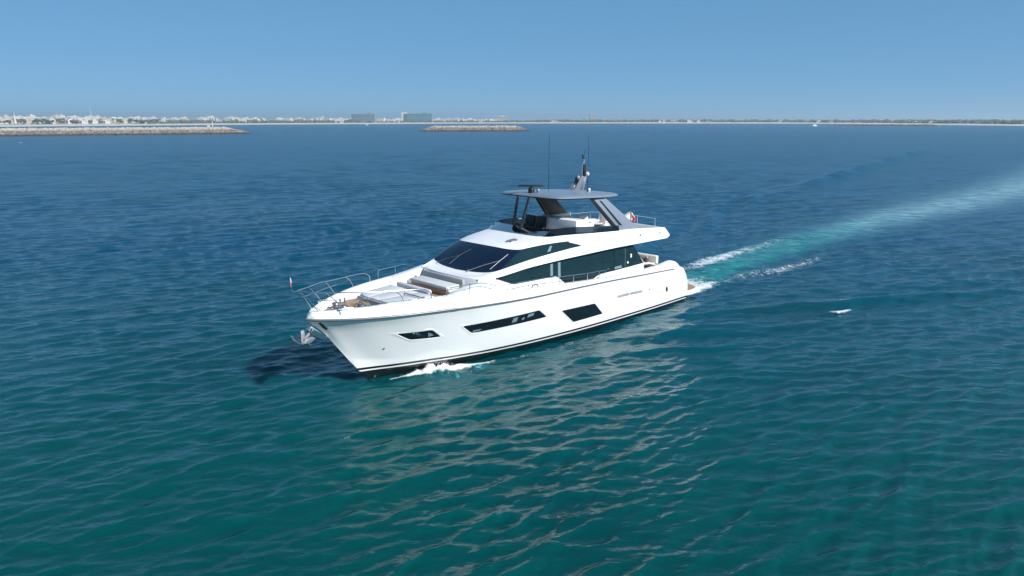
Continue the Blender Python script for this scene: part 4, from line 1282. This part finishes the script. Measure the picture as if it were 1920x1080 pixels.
# ================================================================== THE FAR SHORE
M['sand'] = mat('beach_sand', (0.52, 0.47, 0.40), 0.95, noise=0.12, nscale=0.05)
M['scrub'] = mat('sandy_scrub', (0.34, 0.32, 0.25), 0.95, noise=0.3, nscale=0.03)
def rock_mat():
    m = mat('breakwater_rock', (0.23, 0.18, 0.14), 0.9, noise=0.5, nscale=0.5, bump=0.6, bscale=1.2)
    nt = m.node_tree; p = nt.nodes['Principled BSDF']
    src = p.inputs['Base Color'].links[0].from_socket
    tc = nt.nodes.new('ShaderNodeTexCoord'); sx = nt.nodes.new('ShaderNodeSeparateXYZ'); nt.links.new(tc.outputs['Object'], sx.inputs[0])
    v = nt.nodes.new('ShaderNodeTexVoronoi'); v.inputs['Scale'].default_value = 0.6; nt.links.new(tc.outputs['Object'], v.inputs['Vector'])
    mv = nt.nodes.new('ShaderNodeMix'); mv.data_type = 'RGBA'; mv.blend_type = 'MULTIPLY'; mv.inputs[0].default_value = 0.6
    gs = nt.nodes.new('ShaderNodeRGBToBW'); nt.links.new(v.outputs['Color'], gs.inputs[0])
    nt.links.new(src, mv.inputs[6]); nt.links.new(gs.outputs[0], mv.inputs[7])
    hs = nt.nodes.new('ShaderNodeHueSaturation'); hs.inputs['Saturation'].default_value = 0.8; hs.inputs['Value'].default_value = 1.2; nt.links.new(mv.outputs[2], hs.inputs['Color'])
    # dark tide band of wet, weed covered stone
    mr_ = nt.nodes.new('ShaderNodeMapRange'); nt.links.new(sx.outputs['Z'], mr_.inputs[0])
    mr_.inputs[1].default_value = 0.5; mr_.inputs[2].default_value = 1.3
    m2 = nt.nodes.new('ShaderNodeMix'); m2.data_type = 'RGBA'; m2.inputs[6].default_value = (0.045, 0.042, 0.038, 1)
    nt.links.new(mr_.outputs[0], m2.inputs[0]); nt.links.new(hs.outputs[0], m2.inputs[7])
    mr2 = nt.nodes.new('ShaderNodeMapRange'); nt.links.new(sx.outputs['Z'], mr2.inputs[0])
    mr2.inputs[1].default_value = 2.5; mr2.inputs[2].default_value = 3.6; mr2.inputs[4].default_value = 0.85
    m3 = nt.nodes.new('ShaderNodeMix'); m3.data_type = 'RGBA'; m3.inputs[7].default_value = (0.42, 0.38, 0.33, 1)  # upper rocks paler with height: sunlit tops put into the colour
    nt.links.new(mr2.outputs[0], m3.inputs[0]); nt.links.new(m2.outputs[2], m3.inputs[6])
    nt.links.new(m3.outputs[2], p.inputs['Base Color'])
    return m
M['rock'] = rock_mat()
M['rock_top'] = mat('breakwater_top', (0.43, 0.40, 0.35), 0.9, noise=0.2, nscale=0.2)
M['wall_w'] = mat('white_render_wall', (0.50, 0.48, 0.45), 0.8, noise=0.06, nscale=0.2)
M['wall_c'] = mat('cream_render_wall', (0.46, 0.41, 0.34), 0.8, noise=0.06, nscale=0.2)
M['wall_t'] = mat('terracotta_wall', (0.46, 0.33, 0.26), 0.8, noise=0.1, nscale=0.2)
M['pane'] = mat('window_pane', (0.07, 0.09, 0.11), 0.15, noise=0.2)
M['bglass'] = mat('blue_green_curtain_wall', (0.14, 0.25, 0.30), 0.15, noise=0.2, nscale=0.08)
M['bgrey'] = mat('grey_cladding', (0.19, 0.235, 0.29), 0.5, noise=0.2, nscale=0.1)
M['leaf'] = mat('coastal_foliage', (0.080, 0.100, 0.060), 0.9, noise=0.5, nscale=0.25)
M['bark'] = mat('bark', (0.16, 0.12, 0.09), 0.9, noise=0.3)

CS, SN = math.cos(PITCH), math.sin(PITCH)
def wx(u, D):
    """world x of image column u at distance D (used once, to read positions off the photograph)"""
    return (u - 960) / 1280.0 * (D * CS + CAM_H * SN)
def D_edge(u): return float(np.interp(u, [-700, 0, 240, 480, 700, 840, 1000, 1300, 1500, 1700, 1920, 2600], [900, 930, 1085, 1300, 1446, 1600, 1640, 1640, 1570, 1300, 1041, 900]))
US = np.linspace(-700, 2600, 140)
prof_d = [0, 6, 22, 45, 60, 110, 260, 600, 1600, 4200]
def land_z(u, d):
    left = float(np.interp(u, [-200, 300, 700, 1000], [1, .8, .4, 0.1]))
    return float(np.interp(d, prof_d, [-0.6, 0.3, 1.5, 2.2, 2.3, 2.6 + 1.6 * left, 3.0 + 4.5 * left, 4.0 + 5 * left, 5 + 4 * left, 6]))
m_ = MB()
rows = []
for u in US:
    D = D_edge(u)
    jit = 3 * math.sin(u * .03) + 2 * math.sin(u * .11)
    rows.append([(wx(u, D + jit) * (D + jit + d) / (D + jit), D + jit + d, land_z(u, d)) for d in prof_d])
m_.grid(rows[:], flip=False)
nseg = len(prof_d) - 1
m_.mi = [0 if (i % nseg) < 4 else 1 for i in range(len(m_.f))]
land = m_.build('shore_land', [M['sand'], M['scrub']], None, smooth=0, recalc=True)
tag(land, kind='structure')

# breakwaters
def ico(b, c, r, sc):
    pass
ICO = bmesh.new(); bmesh.ops.create_icosphere(ICO, subdivisions=1, radius=1.0)
ICO.verts.index_update()
ICO_V = np.array([v.co[:] for v in ICO.verts]); ICO_F = [[v.index for v in f.verts] for f in ICO.faces]; ICO.free()
def boulders(mb, pts, r0, r1, mi=0, flat=0.75):
    for p in pts:
        r_ = rng.uniform(r0, r1)
        v = ICO_V * (1 + rng.uniform(-.28, .28, (len(ICO_V), 1))) * r_ * np.array([rng.uniform(.8, 1.3), rng.uniform(.8, 1.3), flat * rng.uniform(.8, 1.2)])
        a = rng.uniform(0, 6.28); ca, sa = math.cos(a), math.sin(a)
        v = np.stack([v[:, 0] * ca - v[:, 1] * sa, v[:, 0] * sa + v[:, 1] * ca, v[:, 2]], 1) + np.array(p)
        mb.add(v.tolist(), ICO_F, mi)
def breakwater(name, label, a, b, slope_w, top_w, h, n, rs, ends=(True, True)):
    """a, b: ends of the seaward toe line; the mound lies behind it"""
    a = np.array(a, float); b = np.array(b, float)
    t = b - a; L = np.linalg.norm(t); t /= L; nrm = np.array([-t[1], t[0]])
    if nrm[1] < 0: nrm = -nrm
    W = 2 * slope_w + top_w
    def hprof(s, w):
        e = 1.0
        if ends[0]: e = min(e, s / slope_w)
        if ends[1]: e = min(e, (L - s) / slope_w)
        return h * max(-0.3, min(w / slope_w, (W - w) / slope_w, e, 1))
    m_ = MB()
    ss = np.linspace(0, L, max(12, int(L / 6)))
    ww = [0, slope_w * .33, slope_w * .66, slope_w, slope_w + top_w * .5, slope_w + top_w, W - slope_w * .4, W]
    m_.grid([[tuple(a + t * s + nrm * w) + (hprof(s, w) - 0.25 + rng.uniform(-.1, .1),) for w in ww] for s in ss])
    m_.mi = [0 if (i % 7) not in (3, 4) else 1 for i in range(len(m_.f))]
    pts = []
    for _ in range(n):
        s = rng.uniform(0, L); w = rng.uniform(-1, slope_w * 1.15) if rng.random() < .9 else rng.uniform(slope_w, W)
        pts.append(tuple(a + t * s + nrm * w) + (hprof(s, w) - 0.15,))
    boulders(m_, pts, rs[0], rs[1], 0)
    pts = [tuple(a + t * rng.uniform(0 if not ends[0] else slope_w, L - (slope_w if ends[1] else 0)) + nrm * rng.uniform(slope_w, slope_w + top_w)) + (h - 0.1,) for _ in range(n // 5)]
    boulders(m_, pts, rs[0] * .6, rs[1] * .7, 1, .5)
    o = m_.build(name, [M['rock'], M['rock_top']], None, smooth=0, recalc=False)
    return tag(o, label, 'breakwater')
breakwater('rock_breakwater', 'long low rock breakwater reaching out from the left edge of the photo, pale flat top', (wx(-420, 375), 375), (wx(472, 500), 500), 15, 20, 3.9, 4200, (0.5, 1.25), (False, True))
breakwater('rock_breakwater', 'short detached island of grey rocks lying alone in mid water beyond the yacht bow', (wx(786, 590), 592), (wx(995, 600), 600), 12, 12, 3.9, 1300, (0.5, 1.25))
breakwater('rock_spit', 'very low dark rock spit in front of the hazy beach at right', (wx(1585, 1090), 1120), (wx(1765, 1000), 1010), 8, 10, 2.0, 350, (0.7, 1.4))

# buildings
def villa(w, d, h, mm, seed, tower=False):
    q = random.Random(seed)
    m_ = MB()
    m_.box((0, 0, h * .5), (w, d, h), 0)
    m_.box((0, 0, h + .25), (w + .3, d + .3, .5), 0)
    uw = w * q.uniform(.35, .6); ux = q.uniform(-.2, .2) * w
    m_.box((ux, d * .1, h + 1.1), (uw, d * .6, 2.0), 0)
    if tower: m_.box((w * .32, 0, h + 1.8), (w * .18, w * .18, 3.4), 0)
    nf = max(1, int(h / 3.4))
    for fl in range(nf):
        zc = (fl + .55) * h / nf
        n = max(2, int(w / 4))
        for i in range(n):
            x = -w / 2 + (i + .5) * w / n
            m_.box((x, -d / 2 - .02, zc), (w / n * q.uniform(.35, .6), .12, h / nf * .45), 0, mi=1)
    return m_.build('villa', [mm, M['pane']], None, smooth=0)
def place(o, u, D, z, rz=0.0, sc=(1, 1, 1)):
    o.location = (wx(u, D), D, z); o.rotation_euler = (0, 0, rz + math.atan2(-wx(u, D), D) * 0); o.scale = sc
protos = [villa(13, 11, 5.6, M['wall_w'], 1), villa(17, 12, 6.6, M['wall_w'], 2, True), villa(11, 10, 4.6, M['wall_c'], 3), villa(20, 12, 5.8, M['wall_w'], 4), villa(12, 10, 7.4, M['wall_c'], 5, True)]
used = set()
G_V = 'villas crowded along the left shore'
labs = ['small white flat roofed villa in the crowded row along the left shore', 'taller white villa with a stair tower in the crowded row along the left shore',
        'low cream villa in the crowded row along the left shore', 'wide white villa block in the crowded row along the left shore', 'tall cream villa with a stair tower in the crowded row along the left shore']
q = random.Random(11)
def put_villa(k, u, D, z, labs_, grp, sc=1.0):
    p = protos[k]
    if k in used:
        o = p.copy(); COL.objects.link(o)
    else:
        o = p; used.add(k)
    place(o, u, D, z, q.uniform(-.35, .35), (sc, sc, sc))
    tag(o, labs_[k], 'villa', grp)
for row, (dd, dens) in enumerate(((75, 1.35), (125, 1.5), (190, 1.5), (280, 1.3))):
    u = -60.0
    while u < 660:
        D = D_edge(u) + dd + q.uniform(-12, 12)
        step = 22 / D * 1280 * q.uniform(.7, 1.25) / dens
        keep = (.9 if row else .75) if u < 280 else (0.12 if row < 2 else .62)
        if 250 < u < 300 and row == 0: keep = .4
        if q.random() < keep:
            zlift = 0
            put_villa(q.choice([0, 0, 1, 2, 2, 3, 4]), u, D, land_z(u, D - D_edge(u)) - .3, labs, G_V, q.uniform(.8, 1.12) * (1.08 if u < 120 else 1))
        u += step
labs2 = [l.replace('in the crowded row along the left shore', 'among the scattered houses between the big dark blocks') for l in labs]
for u in list(np.arange(708, 752, 6.5)) + list(np.arange(820, 945, 8.5)):
    D = D_edge(u) + q.uniform(60, 160)
    put_villa(q.choice([0, 1, 2, 3]), u + q.uniform(-2, 2), D, 2.2, labs2, 'scattered houses by the dark blocks', q.uniform(.85, 1.2))
labs3 = [l.replace('in the crowded row along the left shore', 'on the hazy flat shore at right') for l in labs]
for u in (1038, 1042, 1234, 1237, 1241, 1262, 1290, 1310, 1325, 1458, 1464, 1531, 1556, 1693, 1706, 1714, 1722, 1735, 1748):
    D = D_edge(u) + q.uniform(40, 110)
    put_villa(q.choice([0, 2, 3]), u + q.uniform(-3, 3), D, 2.2, labs3, 'scattered houses on the hazy right shore', q.uniform(.5, .75))

def block(name, label, u, D, w, d, h, wall, nfl, ncol, cat='building', z=2.0, extra=None):
    e = empty(name, (wx(u, D), D, z))
    m_ = MB(); m_.box((0, 0, h / 2), (w, d, h), 0); m_.build('wall', wall, e, smooth=0)
    m_ = MB(); m_.box((0, 0, h + .4), (w + .6, d + .6, .8), 0); m_.box((w * .2, 0, h + 2), (w * .2, d * .4, 2.6), 0); m_.build('roof', wall, e, smooth=0)
    for f_ in range(nfl):
        m_ = MB()
        for c_ in range(ncol):
            m_.box((-w / 2 + (c_ + .5) * w / ncol, -d / 2 - .05, (f_ + .55) * h / nfl), (w / ncol * .7, .3, h / nfl * .5), 0)
        m_.build('window_band', M['pane'], e, smooth=0)
    if extra: extra(e)
    return tag(e, label, cat)
block('office_block', 'dark blue grey flat roofed block at the edge of the villas on the far shore', 684, 1520, 50, 30, 17.5, M['bgrey'], 6, 9)
def glass_tower(e):
    m_ = MB(); m_.box((-37, 0, 12), (9, 22, 24), 0); m_.box((-30.2, -3, 11), (2.5, 24, 22), 0); m_.build('stair_tower', M['wall_w'], e, smooth=0)
    m_ = MB(); m_.tube([(-37, 0, 24), (-37, 0, 30)], .3, 6); m_.build('roof_mast', M['steel_dull'], e)
block('glass_building', 'long blue green glass building with a pale stair tower on the far shore', 787, 1680, 62, 30, 19.5, M['bglass'], 7, 12, extra=glass_tower)
block('apartment_tower', 'lone beige apartment tower rising above the flat shore right of the yacht mast', 1111, 3000, 26, 20, 27, M['wall_c'], 10, 4, cat='tower')
block('seafront_hotel', 'small cream block with two floors at the right end of the scattered houses', 938, 1760, 34, 16, 13, M['wall_w'], 4, 7)

# white tower with a dark head, thin masts
e = empty('water_tower', (wx(30, 1010), 1010, 3.5))
m_ = MB(); m_.tube([(0, 0, 0), (0, 0, 12)], [1.7, 1.1], 12); m_.build('shaft', M['wall_w'], e)
m_ = MB(); m_.tube([(-.4, 0, 11.8), (-.8, 0, 14.5), (-1.3, 0, 15.6)], [2.0, 1.2, 1.7], 10); m_.build('tower_head', M['bgrey'], e)
tag(e, 'white tower with a dark head rising over the villas near the left edge', 'tower')
for u, D, h, lab in ((173, 1350, 34, 'tall thin pale mast standing among the left shore villas'), (1487, 2300, 24, 'thin grey lattice mast far away on the flat right shore')):
    e = empty('radio_mast', (wx(u, D), D, 3.0))
    m_ = MB(); m_.tube([(0, 0, 0), (0, 0, h)], [.35, .15], 6); m_.build('pole', M['wall_w'] if u < 500 else M['bgrey'], e)
    m_ = MB()
    for s_ in (1, -1): m_.tube([(0, 0, h * .8), (s_ * h * .13, 0, 0)], .12, 4)
    m_.build('guy_wire', M['steel_dull'], e)
    tag(e, lab, 'mast')

# trees
def crown(mb, c, r, h, n):
    for _ in range(n):
        a = rng.uniform(0, 6.28); q_ = math.sqrt(rng.uniform(0, 1)) * r * .75
        s_ = rng.uniform(.35, .6) * r
        p = (c[0] + math.cos(a) * q_, c[1] + math.sin(a) * q_, c[2] + rng.uniform(.25, 1) * h)
        boulders(mb, [p], s_ * .8, s_, 0, .8)
def make_tree():
    e = empty('shore_tree', (0, 0, 0))
    m_ = MB(); m_.tube([(0, 0, 0), (.1, 0, 2.4)], [.3, .18], 6)
    for a in (0, 2.1, 4.2): m_.tube([(.08, 0, 1.8), (1.1 * math.cos(a), 1.1 * math.sin(a), 3.4)], [.14, .07], 5)
    m_.build('trunk', M['bark'], e)
    m_ = MB(); crown(m_, (0, 0, 1.8), 2.8, 3.8, 14); m_.build('crown', M['leaf'], e, smooth=0)
    return e
t0 = make_tree(); first = True
for i in range(110):
    u = q.uniform(-60, 300)
    D = D_edge(u) + q.choice([62, 66, 100, 104, 158])
    if first: o = t0; first = False
    else:
        o = t0.copy(); COL.objects.link(o)
        for c in t0.children:
            d_ = c.copy(); COL.objects.link(d_); d_.parent = o
    o.location = (wx(u, D), D, land_z(u, D - D_edge(u)) - .2)
    sc = q.uniform(.7, 1.25); o.scale = (sc * 1.2, sc * 1.2, sc); o.rotation_euler = (0, 0, q.uniform(0, 6))
    tag(o, 'dark green rounded tree between the villas of the left shore', 'tree', 'trees between the left shore villas')
m_ = MB()
def belt(ua, ub, n, d0, d1, h0, h1):
    for _ in range(n):
        u = rng.uniform(ua, ub); d = rng.uniform(d0, d1); D = D_edge(u) + d
        h = rng.uniform(h0, h1)
        boulders(m_, [(wx(u, D), D, land_z(u, d) + h * .3)], h * .55, h * .95, 0, .75)
belt(282, 660, 1000, 55, 130, 2.6, 5.2); belt(480, 660, 300, 55, 90, 2.4, 4.0); belt(640, 960, 380, 55, 110, 2.2, 4.2); belt(950, 1500, 700, 60, 260, 2.4, 4.6)
belt(1480, 1960, 800, 45, 240, 2.6, 5.4); belt(1690, 2300, 800, 50, 200, 3.4, 6.6); belt(1000, 2300, 600, 260, 700, 3.5, 6.0); belt(-300, -60, 200, 60, 150, 3, 5)
tl = m_.build('treeline', M['leaf'], None, smooth=0)
tag(tl, 'low dark green belt of trees along the far shore', 'trees', kind='stuff')

# small craft, markers, a gull
def small_boat(name, label, u, D, L_):
    e = empty(name, (wx(u, D), D, 0))
    e.rotation_euler = (0, 0, .25)
    m_ = MB()
    hs = [(-.5, .15, .0, .12), (-.3, .17, -.02, .13), (.1, .16, -.02, .14), (.35, .09, 0, .16), (.5, .01, .05, .18)]
    m_.grid([[(x * L_, -y * L_, zt * L_), (x * L_, -y * L_ * .7, zb * L_), (x * L_, y * L_ * .7, zb * L_), (x * L_, y * L_, zt * L_), (x * L_, 0, zt * L_ * .98)] for x, y, zb, zt in hs], closed=True)
    m_.build('hull', M['white'], e, recalc=True)
    m_ = MB(); m_.box((-.05 * L_, 0, .2 * L_), (.32 * L_, .2 * L_, .14 * L_), .02 * L_); m_.box((-.08 * L_, 0, .3 * L_), (.26 * L_, .2 * L_, .03 * L_), 0); m_.build('cabin', M['white'], e)
    m_ = MB(); m_.box((.1 * L_, 0, .22 * L_), (.05 * L_, .19 * L_, .07 * L_), 0); m_.build('cabin_window', M['pane'], e)
    return tag(e, label, 'boat')
small_boat('motor_boat', 'tiny white motor boat off the hazy shore at right', 1527, 1020, 8.5)
small_boat('motor_boat', 'tiny white boat moored behind the long left breakwater', 328, 640, 4.2)
small_boat('motor_boat', 'faint white speck of a boat off the beach below the dark grey block', 688, 1180, 5.0)
for u, D, mm, lab in ((335, 600, 'bgrey', 'small dark marker post just behind the long left breakwater'), (400, 520, 'wall_w', 'small white light beacon on the crest near the end of the left breakwater'), (392, 515, 'wall_w', 'small white hut low on the crest near the end of the left breakwater')):
    e = empty('marker_post' if 'hut' not in lab else 'breakwater_hut', (wx(u, D), D, 0 if u == 335 else 4.2))
    m_ = MB()
    if 'hut' in lab: m_.box((0, 0, .8), (1.8, 1.6, 1.6), .05); m_.build('wall', M[mm], e); m_ = MB(); m_.prism([(-1.1, -1, 1.6), (1.1, -1, 1.6), (0, -1, 2.2)], (0, 2, 0)); m_.build('roof', M['rock_top'], e)
    else: m_.tube([(0, 0, -1), (0, 0, 3.2)], [.4, .25], 8); m_.build('post', M[mm], e); m_ = MB(); m_.cyl((0, 0, 3.2), (0, 0, 4.0), .45, .3, 10); m_.build('lantern', M[mm], e)
    tag(e, lab, 'beacon' if 'hut' not in lab else 'hut')
m_ = MB()
gD = 190.0
for sg in (1, -1):
    w_ = [(0, 0, .0), (sg * .22, .02, .16), (sg * .48, .03, .15), (sg * .72, .06, -.06)]
    m_.grid([[(x, y - .10 * (1 - i * .25), z), (x, y + .10 * (1 - i * .25), z - .01)] for i, (x, y, z) in enumerate(w_)])
    m_.grid([[(x, y - .10 * (1 - i * .25), z - .02), (x, y + .10 * (1 - i * .25), z - .025)] for i, (x, y, z) in enumerate(w_)], flip=True)
m_.sphere((0, 0, -.01), .1, (.8, 2.0, .8)); m_.sphere((0, -.22, .03), .06)
gull = m_.build('seagull', M['flag_white'], None)
gull.location = (wx(44, gD), gD, CAM_H - 44.0 / 1280 * gD * CS)
gull.rotation_euler = (0, 0, .4)
tag(gull, 'small white gull with bent wings flying over the water at far left', 'bird')

# spray thrown up at the bow
m_ = MB()
for _ in range(700):
    x = rng.normal(18.75, 0.5)
    if not 16.4 < x < 20.7: continue
    peak = 0.50 * math.exp(-((x - 18.7) / 0.55) ** 2) + 0.09
    z = peak * rng.uniform(0, 1) ** 1.3
    y = float(hull_y(x, 0.35)) * 0.80 + 0.10 + abs(rng.normal(0, 0.36)) * (1 - z / (peak + .2)) + (20.5 - x) * .03
    r_ = rng.uniform(.004, .014) * (1.2 - z / (peak + .1) * .7)
    boulders(m_, [local_to_world(x, y, z + .02)], r_ * .8, r_, 0, 1.0)
sp = m_.build('bow_spray', M['foam'], None, smooth=60)
tag(sp, 'white spray of foam thrown up along the port bow of the yacht', 'spray', kind='stuff')

# sea haze
m_ = MB(); m_.box((0, 0, 31), (19800, 19800, 66), 0)
hm = bpy.data.materials.new('sea_haze'); hm.use_nodes = True
hn = hm.node_tree; hn.nodes.clear()
ho_ = hn.nodes.new('ShaderNodeOutputMaterial'); hv = hn.nodes.new('ShaderNodeVolumePrincipled')
hv.inputs['Color'].default_value = (0.62, 0.84, 1.0, 1)
hv.inputs['Density'].default_value = 0.00024
hv.inputs['Anisotropy'].default_value = 0.2
hn.links.new(hv.outputs[0], ho_.inputs['Volume'])
hz_ = m_.build('haze', hm, None, smooth=0)
tag(hz_, 'thin pale sea haze over the water and the far shore', 'haze', kind='stuff')
